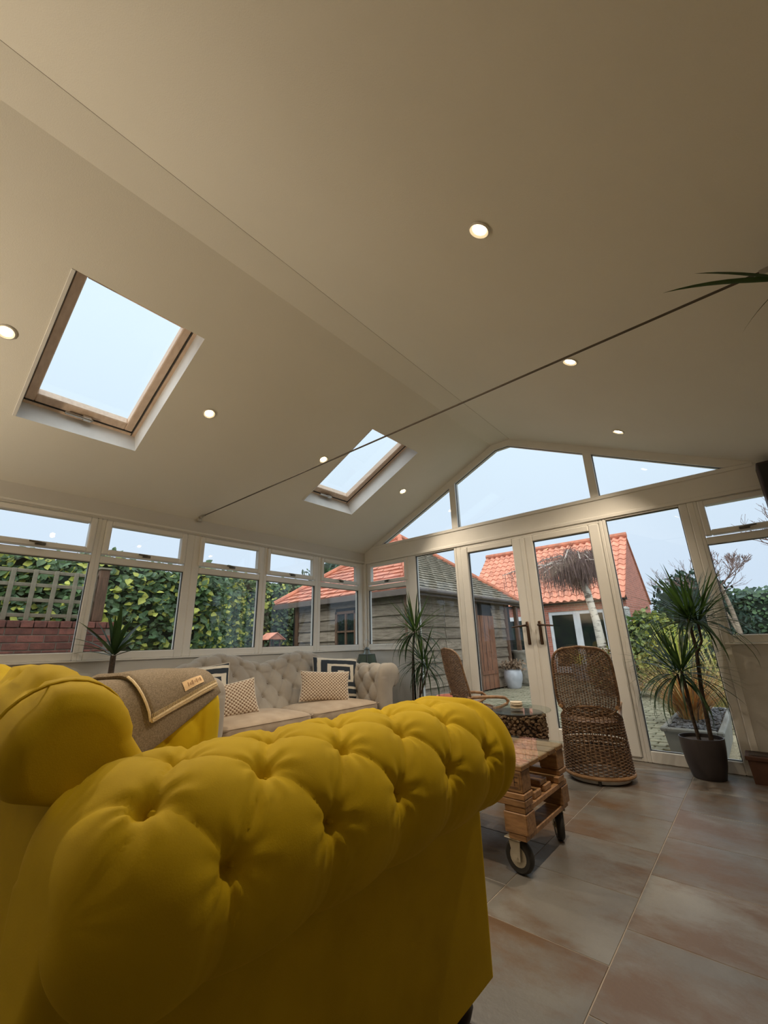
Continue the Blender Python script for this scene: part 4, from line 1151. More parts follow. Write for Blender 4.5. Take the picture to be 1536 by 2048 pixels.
# ---- low brick wall and trellis outside the left windows
bw_ = thing('brick_garden_wall', 'low red brick garden wall outside the left windows, below the trellis', 'wall', (-1.6, -2.585, GZ))
MB().bb(-.21, -.004, -2.6, -.004, 0, 1.36, 0).build('mortar_core', M['mortar'], bw_)
brick = MB().bb(-.055, .004, -.106, .106, -.033, .033, .004).mesh('brick', M['brick'])
bh = MB().bb(-.11, .008, -.05, .05, -.034, .034, .004).mesh('brick', M['brick'])
for j in range(7, 18):
    z = .04+.076*j; off = .11 if j % 2 else 0.0
    for i in range(12):
        y = -.11-.222*i-off
        if y < -2.5: continue
        inst(brick, 'brick', bw_, (0, y, z), (0, 0, 0))
for i in range(23): inst(bh, 'brick', bw_, (0.004, -.055-.111*i, 1.404))
ptb = thing('fence_post', 'reddish brown square timber post standing at the end of the trellis', 'post', (-1.70, -2.785, GZ+1.445))
MB().bb(-.05, .05, -.05, .05, 0, .60, .006).build('shaft', M['post'], ptb); MB().bb(-.065, .065, -.065, .065, .60, .625, .008).build('cap', M['trellis'], ptb)
trl = thing('garden_trellis', 'weathered square-grid wooden trellis on top of the brick wall', 'trellis', (-1.70, -2.84, GZ+1.445))
vs_ = MB().bb(-.010, .010, -.021, .021, 0, .54, .003).mesh('upright_slat', M['trellis']); hs_ = MB().bb(-.010, .010, -1.25, 1.25, -.019, .019, .003).mesh('cross_slat', M['trellis'])
for i in range(13): inst(vs_, 'upright_slat', trl, (.010, -.03-.185*i, 0))
for z in (.055, .215, .375, .52): inst(hs_, 'cross_slat', trl, (-.012, -1.25, z))

# ---- foliage helpers
def leafpts(kind):
    if kind == 'ivy': return [(0, 0), (.28, -.42), (.62, -.30), (1.0, 0), (.62, .30), (.28, .42)]
    return [(0, 0), (.3, -.2), (.7, -.17), (1, 0), (.7, .17), (.3, .2)]
def leaf_mesh(name, m, kind='ivy', fold=.18):
    mb = MB(); p = leafpts(kind); b = mb.verts([(x, y, fold*abs(y)-.12*x*x) for x, y in p]+[(.5, 0, -.05)])
    n = len(p)
    for i in range(n): mb.face(b+i, b+(i+1) % n, b+n)
    return mb.mesh(name, m)
def cloud(mb, n, fn, size, kind='ivy', mats=(0,), wts=None, rg=rng, tilt=.9, facing=None):
    p = leafpts(kind)
    for i in range(n):
        c = V(fn(rg)); s_ = size*rg.uniform(.6, 1.25)
        if facing is not None: R_ = (V(facing)+V((rg.uniform(-tilt, tilt), rg.uniform(-tilt, tilt), rg.uniform(-.3, 1.0)))).normalized().to_track_quat('Z', 'Y').to_matrix() @ Rz(rg.uniform(0, 6.28))
        else: R_ = Euler((rg.uniform(-1.4, 1.4), rg.uniform(-1.4, 1.4), rg.uniform(0, 6.28))).to_matrix()
        mb.cur = rg.choices(mats, wts)[0] if wts else mats[0]
        b = mb.verts([c+R_ @ V((x*s_, y*s_, .2*abs(y)*s_)) for x, y in p])
        mb.face(b, b+1, b+2, b+3); mb.face(b, b+3, b+4, b+5)
# ---- ivy hedge along the left boundary
rg = random.Random(21)
iv = thing('ivy_hedge', 'tall ivy hedge with lime-edged leaves filling the view beyond the left windows', 'hedge', (-2.45, 0, GZ))
hb = MB()
def hsurf(u, v):                                     # runs straight behind the wall, then recedes past the outbuilding
    t = max(0, (u-.42)/.58); k = min(1, t/.55); y = -5.6+4.4*min(1, u/.42)+2.9*k+3.4*max(0, (t-.55)/.45); z = 2.30*v*(1+.27*k)
    return (-3.5*k-.06-.55*max(0, v-.75)**1.2+.10*sin(3.1*y)*cos(2.3*z)+.05*sin(7*y+5*z), y, z+(.07*sin(4.3*y)+.05*sin(9.1*y) if v > .9 else 0))
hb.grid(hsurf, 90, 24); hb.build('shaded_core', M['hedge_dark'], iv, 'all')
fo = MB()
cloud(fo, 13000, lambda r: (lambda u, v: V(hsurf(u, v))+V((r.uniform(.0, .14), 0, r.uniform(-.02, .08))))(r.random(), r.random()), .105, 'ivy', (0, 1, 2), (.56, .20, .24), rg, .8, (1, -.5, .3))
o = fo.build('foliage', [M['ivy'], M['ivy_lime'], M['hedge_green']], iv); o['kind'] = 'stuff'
lm = [leaf_mesh('ivy_leaf', M['ivy']), leaf_mesh('lime_leaf', M['ivy_lime'])]
for i in range(290):
    u, v = rg.uniform(.15, .80), rg.uniform(.42, .90); p = V(hsurf(u, v))+V((rg.uniform(.13, .20), 0, 0))
    lime = rg.random() < .58 and v < .87
    q = (V((1, -.35, .4))+V((rg.uniform(-.6, .6), rg.uniform(-.6, .6), rg.uniform(-.4, .8)))).normalized().to_track_quat('Z', 'Y').to_matrix() @ Rz(rg.uniform(0, 6.28))
    inst(lm[1 if lime else 0], 'leaf', iv, p, q.to_euler(), rg.uniform(.065, .11))
# tall strap-leaved tops of the hedge behind the trellis
lc = MB()
cloud(lc, 2600, lambda r: (-.35+r.uniform(-.25, .25), r.uniform(-5.5, -.6), 2.0+r.uniform(-.25, .30)+.1*sin(3*r.random())), .14, 'long', (0, 1), (.7, .3), rg, 1.0, (1, -.3, .6))
o = lc.build('top_foliage', [M['hedge_green'], M['ivy']], iv); o['kind'] = 'stuff'

# ---- bird table with a red roof
bt = thing('bird_table', 'little red-roofed wooden bird table in front of the ivy hedge', 'bird table', (-1.8, -.285, GZ))
MB().bb(-.025, .025, -.025, .025, 0, 1.10, .004).build('stand', M['post'], bt)
MB().bb(-.13, .13, -.13, .13, 1.10, 1.12, .004).build('tray', M['post'], bt)
cp = MB().bb(-.011, .011, -.011, .011, 1.12, 1.235, .002).mesh('corner_post', M['post'])
for x in (-.09, .09):
    for y in (-.09, .09): inst(cp, 'corner_post', bt, (x, y, 0))
rf = MB(); 
for sg in (-1, 1): rf.box((0, sg*.082, 1.272), (.30, .20, .014), Rx(-sg*RAD(33)), .003)
rf.prism([(-.15, 1.225), (.15, 1.225), (0, 1.318)], lambda a, z, h: (h, a, z), .128, .138)
rf.build('roof', M['red_tile'], bt)

# ---- timber outbuilding with a pyramid roof
OX, OY, EZ = -.78, 2.09, 2.01
gb_ = thing('timber_outbuilding', 'weathered timber outbuilding with pyramid tiled roof, in the garden beyond the corner', 'outbuilding', (OX, OY, GZ))
ez = EZ-GZ; SXr, SYr = 4.4, 5.0; APX = V((-2.17, 2.50, 3.85-GZ))
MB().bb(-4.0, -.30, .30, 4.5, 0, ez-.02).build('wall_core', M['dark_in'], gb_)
def planks(n, z0, dz, fn, L, **kw):
    for i in range(n): fn(i, z0+dz*i)
pk = 0
for i in range(9):                                   # front wall boards (facing the house)
    z = .03+.235*i; tl = RAD(-8)
    for (xa, xb) in (((-3.66, -2.32), (-1.62, -.22)) if i < 8 else ((-3.66, -.22),)):
        b = MB(); b.box((0, 0, 0), (xb-xa, .024, .262), Rx(tl), .003); b.build('board', M['plank'], gb_, loc=((xa+xb)/2, .205, z+.115))
for i in range(9):                                   # side wall boards (facing the patio)
    z = .03+.235*i; tl = RAD(-8)
    for (ya, yb) in ((.20, 1.45), (1.47, 2.72), (3.72, 4.42)):
        b = MB(); b.box((0, 0, 0), (.024, yb-ya, .262), Ry(tl), .003); b.build('board', M['plank'], gb_, loc=(-.205, (ya+yb)/2, z+.115))
for (x, y, nm) in ((-3.68, .19, 0), (-.215, .185, 1), (-.19, 2.80, 2), (-.19, 4.46, 3), (-.06, 5.06-.0, 4)):
    if nm == 4: y = 4.86
    MB().bb(x-.05, x+.05, y-.05, y+.05, 0, ez-.04, .006).build('post', M['post'], gb_)
MB().bb(-.235, -.175, 2.86, 3.72, .02, 1.72, .004).build('door', M['barn_door'], gb_)
for y in (3.0, 3.2, 3.43):
    MB().bb(-.174, -.170, y-.004, y+.004, .03, 1.71).build('door_joint', M['dark_in'], gb_)
dk = MB(); dk.bb(-.16, -.168, 2.90, 3.68, .35, .43); dk.build('door_ledge', M['barn_door'], gb_)
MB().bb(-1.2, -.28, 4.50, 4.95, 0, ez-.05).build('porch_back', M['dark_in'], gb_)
# window in the front wall
wf = MB(); x0, x1, z0, z1 = -2.30, -1.64, .95, 1.83
for (a, b, c, d_) in ((x0, x0+.06, z0, z1), (x1-.06, x1, z0, z1), (x0, x1, z0, z0+.06), (x0, x1, z1-.06, z1)): wf.bb(a, b, .165, .235, c, d_, .004)
fr = wf.build('window_frame', M['post'], gb_)
wm = MB(); wm.bb((x0+x1)/2-.025, (x0+x1)/2+.025, .175, .225, z0+.05, z1-.05, .003); wm.bb(x0+.05, x1-.05, .178, .222, (z0+z1)/2-.02, (z0+z1)/2+.02, .003); wm.build('window_bars', M['post'], gb_)
pn = MB().bb(-.13, .13, -.004, .004, -.18, .18).mesh('pane', M['pane_dark'])
for x in (x0+.19, x1-.19):
    for z in (z0+.25, z1-.25): inst(pn, 'pane', gb_, (x, .215, z), sc=(1.0, 1, 1.05))
wall2 = MB(); wall2.bb(x0-.03, x1+.03, .19, .215, .02, z0); wall2.build('panel_below_window', M['plank'], gb_)
# roof: stepped courses on four faces, ridge tiles on the hips
cor = [V((-SXr, 0, ez)), V((0, 0, ez)), V((0, SYr, ez)), V((-SXr, SYr, ez))]
APX = V((-SXr/2, SYr/2, 3.85-GZ))
def face_rows(a, b, n, wave):
    mb = MB()
    nrm = (b-a).cross(APX-a).normalized()
    for i in range(n):
        t0, t1 = i/n, min(1, (i+1.12)/n)
        la, lb = a.lerp(APX, t0), b.lerp(APX, t0); ua, ub = a.lerp(APX, t1), b.lerp(APX, t1)
        m_ = max(2, int((lb-la).length/.16)) if wave else 2
        for k in range(m_):
            f0, f1 = k/m_, (k+1)/m_
            p0, p1 = la.lerp(lb, f0), la.lerp(lb, f1); q0, q1 = ua.lerp(ub, f0), ua.lerp(ub, f1)
            lift = .035; jz = (.006*((k*7+i*3) % 3)) if wave else 0
            base = mb.verts([p0+nrm*(lift+jz), p1+nrm*(lift+jz), q1+nrm*.006, q0+nrm*.006, p0, p1])
            mb.face(base, base+1, base+2, base+3); mb.face(base+4, base+5, base+1, base)
    return mb
o = face_rows(cor[0], cor[1], 17, True).build('red_tile_courses', M['red_tile'], gb_); o['kind'] = 'stuff'
o = face_rows(cor[1], cor[2], 24, True).build('mossy_tile_courses', M['grey_tile'], gb_); o['kind'] = 'stuff'
mb = MB(); b = mb.verts([cor[2], cor[3], cor[0], APX]); mb.face(b, b+1, b+3); mb.face(b+1, b+2, b+3); b = mb.verts(cor); mb.face(b+3, b+2, b+1, b)
mb.build('roof_underside', M['fascia'], gb_)
for c_ in (cor[0], cor[1], cor[2]):
    nseg = 11
    for i in range(nseg):
        p, q = c_.lerp(APX, i/nseg), c_.lerp(APX, (i+1.06)/nseg)
        MB().tube([p+V((0, 0, .03)), q+V((0, 0, .045))], [.085, .07], 8).build('hip_tile', M['ridge_tile'], gb_)
MB().bb(-SXr-.02, .02, -.04, 0.0, ez-.12, ez-.0, .004).build('front_fascia', M['fascia'], gb_)
MB().bb(0.0, .04, -.04, SYr, ez-.12, ez-.0, .004).build('side_fascia', M['fascia'], gb_)
gt_ = MB(); gt_.tube([(.085, -.02, ez-.02), (.085, SYr, ez-.03)], .05, 8); gt_.build('gutter', M['fascia'], gb_, True)

# ---- brick garden house with orange pantiles
HX0, HX1, HY, HYR, HEZ, HRZ = -4.5, 1.15, 10.95, 13.0, 2.2, 4.6
hs = thing('brick_garden_house', 'red brick garden house with orange pantile roof seen through the doors', 'house', (0, HY, GZ))
BR = M['brick_far'] = mat('far_brickwork', (0.46, 0.155, 0.105), 0.9, vs=8)
n, l = BR.node_tree.nodes, BR.node_tree.links
tx = n.new('ShaderNodeTexBrick'); tcx = n.new('ShaderNodeTexCoord'); sx_ = n.new('ShaderNodeSeparateXYZ'); cx_ = n.new('ShaderNodeCombineXYZ'); ad = n.new('ShaderNodeMath'); ad.operation = 'ADD'
l.new(tcx.outputs['Object'], sx_.inputs[0]); l.new(sx_.outputs[0], ad.inputs[0]); l.new(sx_.outputs[1], ad.inputs[1]); l.new(ad.outputs[0], cx_.inputs[0]); l.new(sx_.outputs[2], cx_.inputs[1])
l.new(cx_.outputs[0], tx.inputs['Vector']); tx.inputs['Scale'].default_value = 1.0
for nm, v in (('Brick Width', .22), ('Row Height', .075), ('Mortar Size', .006)): tx.inputs[nm].default_value = v
tx.inputs['Color1'].default_value = (0.50, 0.165, 0.11, 1); tx.inputs['Color2'].default_value = (0.36, 0.115, 0.08, 1); tx.inputs['Mortar'].default_value = (0.42, 0.31, 0.25, 1)
l.new(tx.outputs[0], n['Principled BSDF'].inputs['Base Color'])
hz, rz_ = HEZ-GZ, HRZ-GZ
mb = MB(); DX0, DX1, DZ = -1.38, .50, 1.90-GZ
mb.bb(HX0, DX0, 0, .2, 0, hz+.1); mb.bb(DX1, HX1, 0, .2, 0, hz+.1); mb.bb(DX0, DX1, 0, .2, DZ, hz+.1)
mb.prism([(0.2, 0), (4.1, 0), (4.1, hz), (2.05, rz_-.04), (-.02, hz-.03), (.2, hz-.03)], lambda a, z, h: (h, a, z), HX1-.2, HX1)
mb.bb(HX0, HX0+.2, .2, 4.1, 0, hz); mb.bb(HX0+.2, HX1-.2, 3.9, 4.1, 0, hz)
mb.build('brick_walls', BR, hs)
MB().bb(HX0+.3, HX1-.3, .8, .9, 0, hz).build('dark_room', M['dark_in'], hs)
for (x0, x1) in ((DX0, -.44), (-.44, DX1)):
    mb = MB(); q = .11
    for (a, b, c, d_) in ((x0, x0+q, 0, DZ), (x1-q, x1, 0, DZ), (x0+q, x1-q, 0, .2), (x0+q, x1-q, DZ-q, DZ)): mb.bb(a, b, .02, .09, c, d_, .006)
    lf = mb.build('door_leaf', M['white_door'], hs); MB().bb(x0+q, x1-q, .05, .06, .2, DZ-q).build('pane', M['pane_dark'], lf)
mb = MB(); mb.bb(-3.3, -1.95, -.01, .08, 1.78, 1.93, .01); mb.bb(-1.95, -1.83, -.01, .08, .2, 1.93, .01); mb.bb(-3.3, -3.18, -.01, .08, .2, 1.93, .01); mb.build('side_window_frame', M['white_door'], hs)
MB().bb(-3.2, -1.93, -.004, .0, .2, 1.8).build('side_window_pane', M['pane_dark'], hs)
MB().bb(HX0-.1, HX1+.06, -.12, -.02, hz-.06, hz+.02, .004).build('eaves_board', M['dark_in'], hs)
rise, run = HRZ-HEZ, HYR-(HY-.25); sl_ = hypot(rise, run); th_ = atan2(rise, run)
NR_, NC_ = 12, 24; tw, tl_ = (HX1-HX0+.1)/NC_, sl_/NR_
tb_ = MB()
def tf(u, v): return ((u-.5)*tw*1.04, (v)*tl_*1.10, .035*sin(2*pi*u)+.03*(1-v)+.012)
tb_.grid(tf, 9, 2); b = len(tb_.v)
for i in range(9): x, y, z = tf(i/8, 0); tb_.v.append((x, y+.005, z-.03))
for i in range(8): tb_.face(i*2, b+i, b+i+1, (i+1)*2)
tm = tb_.mesh('pantile', M['pantile'], 60)
for j in range(NR_):
    for i in range(NC_):
        s0 = tl_*j
        inst(tm, 'roof_tile', hs, (HX0-.05+tw*(i+.5), -.25+s0*cos(th_), hz+s0*sin(th_)), (th_, 0, 0))
mb = MB(); b = mb.verts([(HX0-.05, -.25, hz-.01), (HX1+.05, -.25, hz-.01), (HX1+.05, 2.05, rz_-.01), (HX0-.05, 2.05, rz_-.01), (HX1+.05, 4.3, hz-.01), (HX0-.05, 4.3, hz-.01)])
mb.face(b, b+1, b+2, b+3); mb.face(b+3, b+2, b+4, b+5); mb.build('roof_deck', M['pantile'], hs)
for i in range(14):
    x = HX0-.05+(HX1-HX0+.1)*(i+.5)/14; MB().tube([(x-.21, 2.05, rz_+.05), (x+.21, 2.05, rz_+.05)], .11, 8).build('ridge_tile', M['ridge_tile'], hs, True)

# ---- trees
def branch(mb, p, d, L, r, depth, rg, spread=.6, shrink=.72, lift=.1, n=2, minr=.003, grav=0.0):
    pts = [p]; q = p; dd = d
    for i in range(3):
        dd = (dd+V((rg.uniform(-.18, .18), rg.uniform(-.18, .18), rg.uniform(-.12, .12)+lift*.3-grav))).normalized(); q = q+dd*L/3; pts.append(q)
    mb.tube(pts, [r, r*.9, r*.8, max(minr, r*.68)], 5 if r > .02 else 4, cap=False)
    if depth == 0: return
    for k in range(n+(1 if rg.random() < .45 else 0)):
        nd = (dd+V((rg.uniform(-spread, spread), rg.uniform(-spread, spread), rg.uniform(-spread*.5, spread*.7)+lift))).normalized()
        branch(mb, q if k else pts[2], nd, L*shrink*rg.uniform(.8, 1.1), max(minr, r*.58), depth-1, rg, spread, shrink, lift, n, minr, grav)
rg = random.Random(4)
bi = thing('weeping_birch', 'small weeping birch with white trunk before the brick garden house', 'tree', (.93, 8.0, GZ))
MB().tube([(.06, 0, 0), (.04, 0, .8), (0, 0, 1.55), (-.06, 0, 1.95), (-.10, 0, 2.3), (-.20, 0, 2.62), (-.14, 0, 2.95), (-.25, 0, 3.2)], [.125, .115, .10, .095, .10, .085, .07, .05], 12).build('trunk', M['birch'], bi, True)
br = MB()
tops = []
for i in range(26):
    a = 2*pi*i/26+rg.uniform(-.2, .2); R_ = rg.uniform(.45, 1.5)*(1.0+.75*max(0, -cos(a))) if cos(a) < 0 else rg.uniform(.4, 1.3); h0 = 3.05+rg.uniform(-.25, .15)
    pts = [V((-.22, 0, 2.8)), V((-.22+.3*R_*cos(a), .3*R_*sin(a), h0+.22)), V((-.22+.65*R_*cos(a), .65*R_*sin(a), h0+.22+rg.uniform(-.08, .08))), V((-.22+R_*cos(a), R_*sin(a), h0+.0))]
    br.tube(pts, [.034, .026, .018, .010], 5, cap=False); tops.append(pts)
br.build('branches', M['birch_branch'], bi)
tw_ = MB()
for pts in tops:
    for k in range(90):
        f = rg.uniform(.05, 1)*3; i = min(2, int(f)); p = pts[i].lerp(pts[i+1], f-i)+V((rg.uniform(-.10, .10), rg.uniform(-.10, .10), rg.uniform(-.02, .06)))
        L = rg.uniform(.25, .75); dx, dy = rg.uniform(-.16, .16), rg.uniform(-.16, .16)
        tw_.tube([p, p+V((dx*.6, dy*.6, -L*.35)), p+V((dx, dy, -L))], [.006, .005, .003], 3, cap=False)
        if k % 4 == 0: tw_.tube([p, p+V((dx*1.5, dy*1.5, rg.uniform(.03, .15)))], [.006, .003], 3, cap=False)
o = tw_.build('hanging_twigs', M['birch_twig'], bi); o['kind'] = 'stuff'
def bare_tree(label, loc, trunk, r0, L, depth, rg, group=None, spread=.75, start=None):
    t = thing('bare_tree', label, 'tree', loc, 0, group)
    MB().tube(trunk, [r0*(1-.45*i/(len(trunk)-1)) for i in range(len(trunk))], 9).build('trunk', M['bare_bark'], t, True)
    b = MB()
    for k in range(7):
        a = 2*pi*k/7+rg.uniform(-.3, .3); e_ = V(trunk[-1])
        branch(b, e_-V((0, 0, rg.uniform(0, .25))), V((cos(a), sin(a), rg.uniform(.15, .8))).normalized(), L, r0*.27, depth, rg, spread, .74, .12, 2, .0045)
    o = b.build('branches', M['bare_twig'], t); o['kind'] = 'stuff'; return t
bare_tree('leafless pollarded tree with pale trunk, rising behind the hedge in the right window', (3.84, 8.0, GZ), [(.03, 0, 0), (-.02, 0, 1.18), (-.05, 0, 1.64), (-.13, 0, 2.2)], .062, .36, 5, rg)
pl_ = [o for o in bpy.data.objects if o.name == 'bare_tree'][0]
MB().tube([(.02, 0, .9), (-.12, 0, 1.45), (-.34, 0, 2.08)], [.035, .03, .018], 7).build('trunk', M['bare_bark'], pl_, True)
bare_tree('tall leafless tree whose twigs enter the right window from the picture edge', (6.2, 12.0, GZ), [(0, 0, 0), (0, 0, 1.8), (-.1, 0, 3.3)], .16, .85, 4, rg)
bare_tree('faint leafless tree far behind the right dracaena, above the shrubs', (2.3, 17.0, GZ), [(0, 0, 0), (0, 0, 1.7), (.1, 0, 2.8)], .12, .75, 4, rg)

# ---- hedges and shrubs
def bush(name, label, cat, loc, dims, mats_, n, size, rg, kind='long', wts=None, group=None, rough=.12):
    t = thing(name, label, cat, loc, 0, group)
    dx, dy, dz = dims
    def sf(u, v):
        a = 2*pi*u; b = pi*(v-.5)
        k = 1+rough*sin(5*a+3*v)*cos(4*b+a)+rough*.6*sin(11*a+7*b)
        return V((dx*cos(b)*cos(a)*k, dy*cos(b)*sin(a)*k, dz*(1+sin(b)*k)))
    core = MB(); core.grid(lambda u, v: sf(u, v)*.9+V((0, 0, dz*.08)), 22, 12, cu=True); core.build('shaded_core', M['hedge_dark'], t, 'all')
    f = MB(); cloud(f, n, lambda r: sf(r.random(), .5+math.asin(r.uniform(-.75, 1))/pi)*r.uniform(.92, 1.04), size, kind, tuple(range(len(mats_))), wts, rg)
    o = f.build('foliage', [M[m] for m in mats_], t); o['kind'] = 'stuff'; return t
rg = random.Random(33)
hd = thing('clipped_hedge', 'long dark green hedge across the end of the garden, in the right window', 'hedge', (5.6, 9.8, GZ))
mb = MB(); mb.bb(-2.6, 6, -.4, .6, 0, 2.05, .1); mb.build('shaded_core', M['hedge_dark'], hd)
f = MB(); cloud(f, 5200, lambda r: (r.uniform(-2.7, 5), -.42+r.uniform(-.10, .05), r.uniform(0.6, 2.15)) if r.random() < .85 else (r.uniform(-2.7, 5), r.uniform(-.4, .5), 2.08+r.uniform(-.05, .12)), .11, 'ivy', (0, 1, 2), (.6, .3, .1), rg, .8, (0, -1, .4))
o = f.build('foliage', [M['hedge_green'], M['conifer'], M['ivy']], hd); o['kind'] = 'stuff'
bush('round_conifer', 'dark blue-green rounded conifer behind the right dracaena', 'tree', (3.02, 9.3, GZ), (.95, .7, 1.30), ('conifer', 'hedge_dark'), 2600, .16, rg, 'long', (.8, .2))
bush('lime_shrub', 'bright lime green shrub at the corner of the brick garden house', 'shrub', (2.25, 7.2, GZ), (.55, .5, .80), ('shrub', 'ivy_lime', 'ivy'), 2000, .12, rg, 'ivy', (.5, .2, .3))
bush('golden_shrub', 'golden yellow clipped shrub outside the right garden panes', 'shrub', (3.25, 5.6, GZ), (1.0, .6, .58), ('gold', 'shrub', 'ivy_lime'), 3200, .075, rg, 'ivy', (.55, .3, .15))
bush('olive_shrub', 'low olive green shrub beside the golden shrub, right of the trough', 'shrub', (4.35, 4.4, GZ), (.55, .5, .42), ('shrub', 'hedge_green'), 1500, .08, rg, 'ivy', (.6, .4))
bush('russet_shrub', 'russet brown low shrub left of the golden shrub, behind the trough', 'shrub', (1.75, 5.6, GZ), (.5, .45, .42), ('twig_dry', 'shrub', 'orange_grass'), 1400, .085, rg, 'long', (.5, .35, .15))
bush('back_conifer', 'dark evergreen treetop showing above the red roof and hedge, beyond the corner', 'tree', (-8.2, 7.0, GZ), (1.6, 1.2, 2.25), ('hedge_green', 'conifer'), 2600, .2, rg, 'long', (.6, .4))

# ---- trough with orange grass
tg = thing('lead_trough', 'grey rectangular trough planter with slate chips, outside the right garden panes', 'planter', (3.48, 1.25, GZ))
mb = MB(); w0, w1 = .17, .215; h_ = .30
mb.prism([(-w0, 0), (w0, 0), (w1, h_), (-w1, h_)], lambda a, z, h: (a, h, z), -.75, .80); mb.build('body', M['trough'], tg)
mb = MB()
for (a, b, c, d_) in ((-.235, -.185, -.78, .83), (.185, .235, -.78, .83), (-.185, .185, -.78, -.73), (-.185, .185, .78, .83)): mb.bb(a, b, c, d_, h_-.015, h_+.022, .01)
mb.build('rim', M['trough'], tg)
MB().bb(-.19, .19, -.735, .785, h_-.002, h_+.004).build('soil', M['soil'], tg)
ch = MB(); rg = random.Random(8)
for i in range(420):
    ch.box((rg.uniform(-.17, .17), rg.uniform(-.68, .76), h_+.010+rg.uniform(0, .012)), (rg.uniform(.02, .05), rg.uniform(.02, .05), .012), Euler((rg.uniform(-.4, .4), rg.uniform(-.4, .4), rg.uniform(0, 3))).to_matrix())
o = ch.build('slate_chips', M['slate_chip'], tg); o['kind'] = 'stuff'
def grass(name, label, loc, n, L, mats_, wts, rg, spread=.12, lean=.55, wdt=.006):
    t = thing(name, label, 'grass', loc); g = MB()
    for i in range(n):
        a = rg.uniform(0, 6.28); r_ = spread*sqrt(rg.random()); l_ = L*rg.uniform(.55, 1.1); ln_ = lean*rg.uniform(.15, 1.3)
        p = V((r_*cos(a), r_*sin(a), 0)); d_ = V((cos(a), sin(a), 0)); pts = []
        for k in range(6):
            f = k/5; pts.append(p+d_*(ln_*l_*f**1.5)+V((0, 0, l_*(f-.35*ln_*f*f))))
        g.cur = rg.choices(range(len(mats_)), wts)[0]
        s_ = V((-sin(a), cos(a), 0)); b = None
        for k, q in enumerate(pts):
            w_ = wdt*(1-k/5.4); c_ = g.verts([q-s_*w_, q+s_*w_])
            if b is not None: g.face(b, b+1, c_+1, c_)
            b = c_
    o = g.build('blades', [M[m] for m in mats_], t); o['kind'] = 'stuff'; return t
grass('orange_sedge', 'orange-brown ornamental grass tuft growing in the lead-grey trough', (3.44, 1.12, GZ+.306), 430, .66, ('orange_grass', 'straw', 'twig_dry'), (.6, .25, .15), rg, .11, .95)
grass('straw_grass', 'straw yellow and green grass clump on the ground behind the trough', (3.30, 2.75, GZ), 420, .95, ('straw', 'shrub', 'gold'), (.45, .3, .25), rg, .28, .75, .009)
grass('yellow_cordyline', 'upright yellow strap-leaved plant between the trough and the golden shrub', (3.62, 3.5, GZ), 60, 1.15, ('gold', 'straw'), (.6, .4), rg, .10, .35, .022)
grass('yellow_cordyline', 'upright yellow strap-leaved plant behind the top of the right dracaena', (3.02, 4.3, GZ), 40, 1.45, ('ivy_lime', 'gold'), (.5, .5), rg, .10, .22, .03)

# ---- pots by the outbuilding and the house
def pot(name, label, loc, prof, m, cat='pot', n=28):
    t = thing(name, label, cat, loc); MB().lathe(prof, n).build('body', M[m], t, 45); return t
jr = pot('glazed_jar', 'pale blue-grey glazed jar with dry plants, by the dark porch post', (-.66, 5.98, GZ), [(0, 0), (.15, 0), (.17, .03), (.215, .20), (.222, .30), (.205, .39), (.19, .41), (.20, .43), (.185, .43), (.175, .40), (0, .39)], 'jar')
MB().lathe([(0, .391), (.172, .391), (.15, .41), (0, .415)], 20).build('soil', M['soil'], jr, True)
g = MB(); rg = random.Random(14)
cloud(g, 260, lambda r: (r.uniform(-.22, .22), r.uniform(-.2, .2), .42+r.uniform(0, .20)), .10, 'long', (0,), None, rg)
o = g.build('dry_plants', M['twig_dry'], jr); o['kind'] = 'stuff'
pot('stone_urn', 'large grey stone urn in the dark porch behind the glazed jar', (-.78, 7.05, GZ), [(0, 0), (.20, 0), (.24, .05), (.27, .45), (.29, .76), (.33, .80), (.33, .85), (.29, .85), (.27, .78), (0, .76)], 'stone_pot')
wp = pot('grey_planter', 'grey round planter with a spiky green plant before the garden house doors', (.16, 8.6, GZ), [(0, 0), (.19, 0), (.21, .03), (.24, .38), (.26, .42), (.235, .42), (.22, .38), (0, .37)], 'jar')
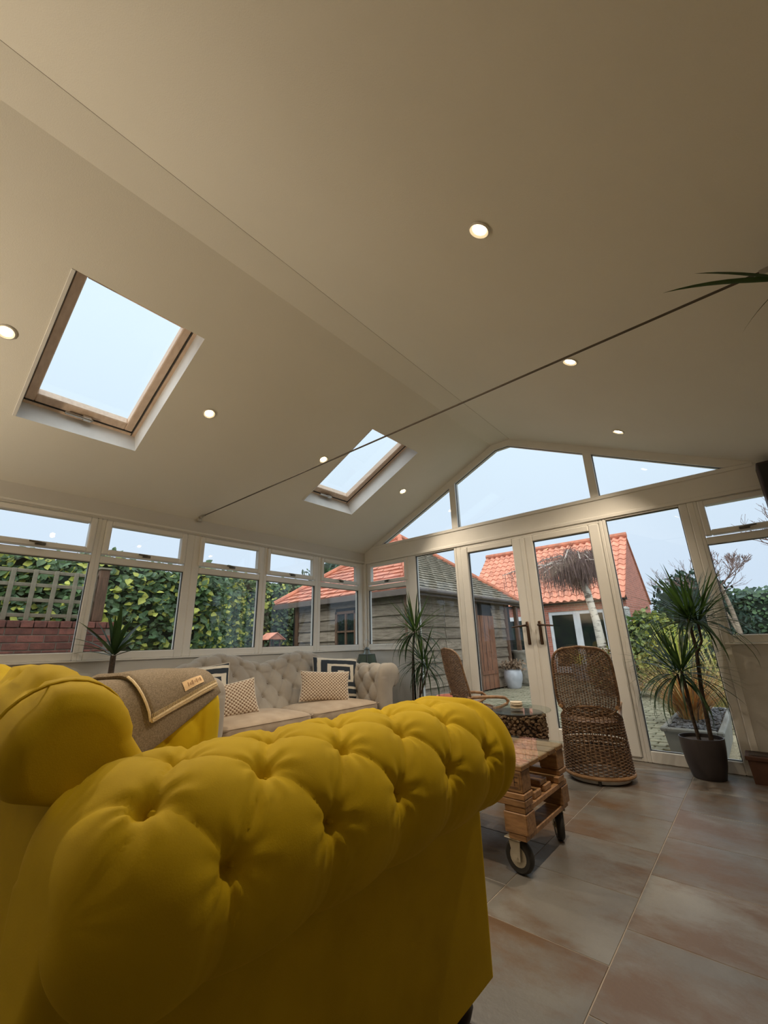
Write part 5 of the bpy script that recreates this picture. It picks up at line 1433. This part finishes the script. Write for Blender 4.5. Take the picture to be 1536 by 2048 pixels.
MB().lathe([(0, .371), (.22, .371), (.2, .39), (0, .395)], 20).build('soil', M['soil'], wp, True)
SPK = [blade_mesh('spiky_leaf', M['ivy_lime'], b, .07) for b in (.15, .4)]
crown(wp, (0, 0, .42), 26, .50, SPK, rg, 5, 85)
pot('patio_pot', 'terracotta pot half hidden behind the left dracaena and wicker chair, outside', (.35, 1.55, GZ), [(0, 0), (.16, 0), (.22, .26), (.24, .27), (.24, .33), (.21, .33), (.20, .28), (0, .27)], 'ridge_tile')
bf = thing('bird_feeder', 'grey wire mesh bird feeder on a bracket at the brick house corner', 'bird feeder', (1.68, 8.0, GZ))
MB().tube([(0, 0, 0), (0, 0, 1.38)], .018, 8).build('pole', M['feeder'], bf, True)
MB().lathe([(0, 1.38), (.12, 1.38), (.12, 1.40), (.085, 1.41), (.085, 1.80), (.10, 1.81), (.05, 1.87), (0, 1.88)], 20).build('mesh_cage', M['feeder'], bf, True)

# ------------------------------------------------------------------ unseen uplighter added behind the viewer to brighten the ceiling
fl_ = thing('floor_lamp', 'added bronze uplighter, unseen behind the viewer, put in to brighten the ceiling', 'lamp', (1.25, -5.98, 0))
MB().lathe([(0, 0), (.14, 0), (.14, .02), (.02, .035), (0, .036)], 24).build('base', M['bronze'], fl_, True)
MB().tube([(0, 0, .03), (0, 0, 1.12)], .013, 8).build('pole', M['bronze'], fl_, True)
MB().lathe([(.02, 1.10), (.10, 1.16), (.155, 1.24), (.15, 1.24), (.095, 1.168), (.02, 1.11)], 24, cap=False).build('bowl_shade', M['bronze'], fl_, True)
MB().lathe([(0, 1.14), (.03, 1.145), (.03, 1.20), (0, 1.215)], 12).build('bulb', M['bulb'], fl_, True)
UL = bpy.data.lights.new('ceiling_fill_light', 'SPOT'); UL.energy = FILL_POWER; UL.color = LAMP_COL; UL.spot_size = RAD(165); UL.spot_blend = 0.6; UL.shadow_soft_size = 0.08
ul = bpy.data.objects.new('ceiling_fill_light', UL); put(ul, fl_, (0, 0, 1.28), (pi, 0, 0))
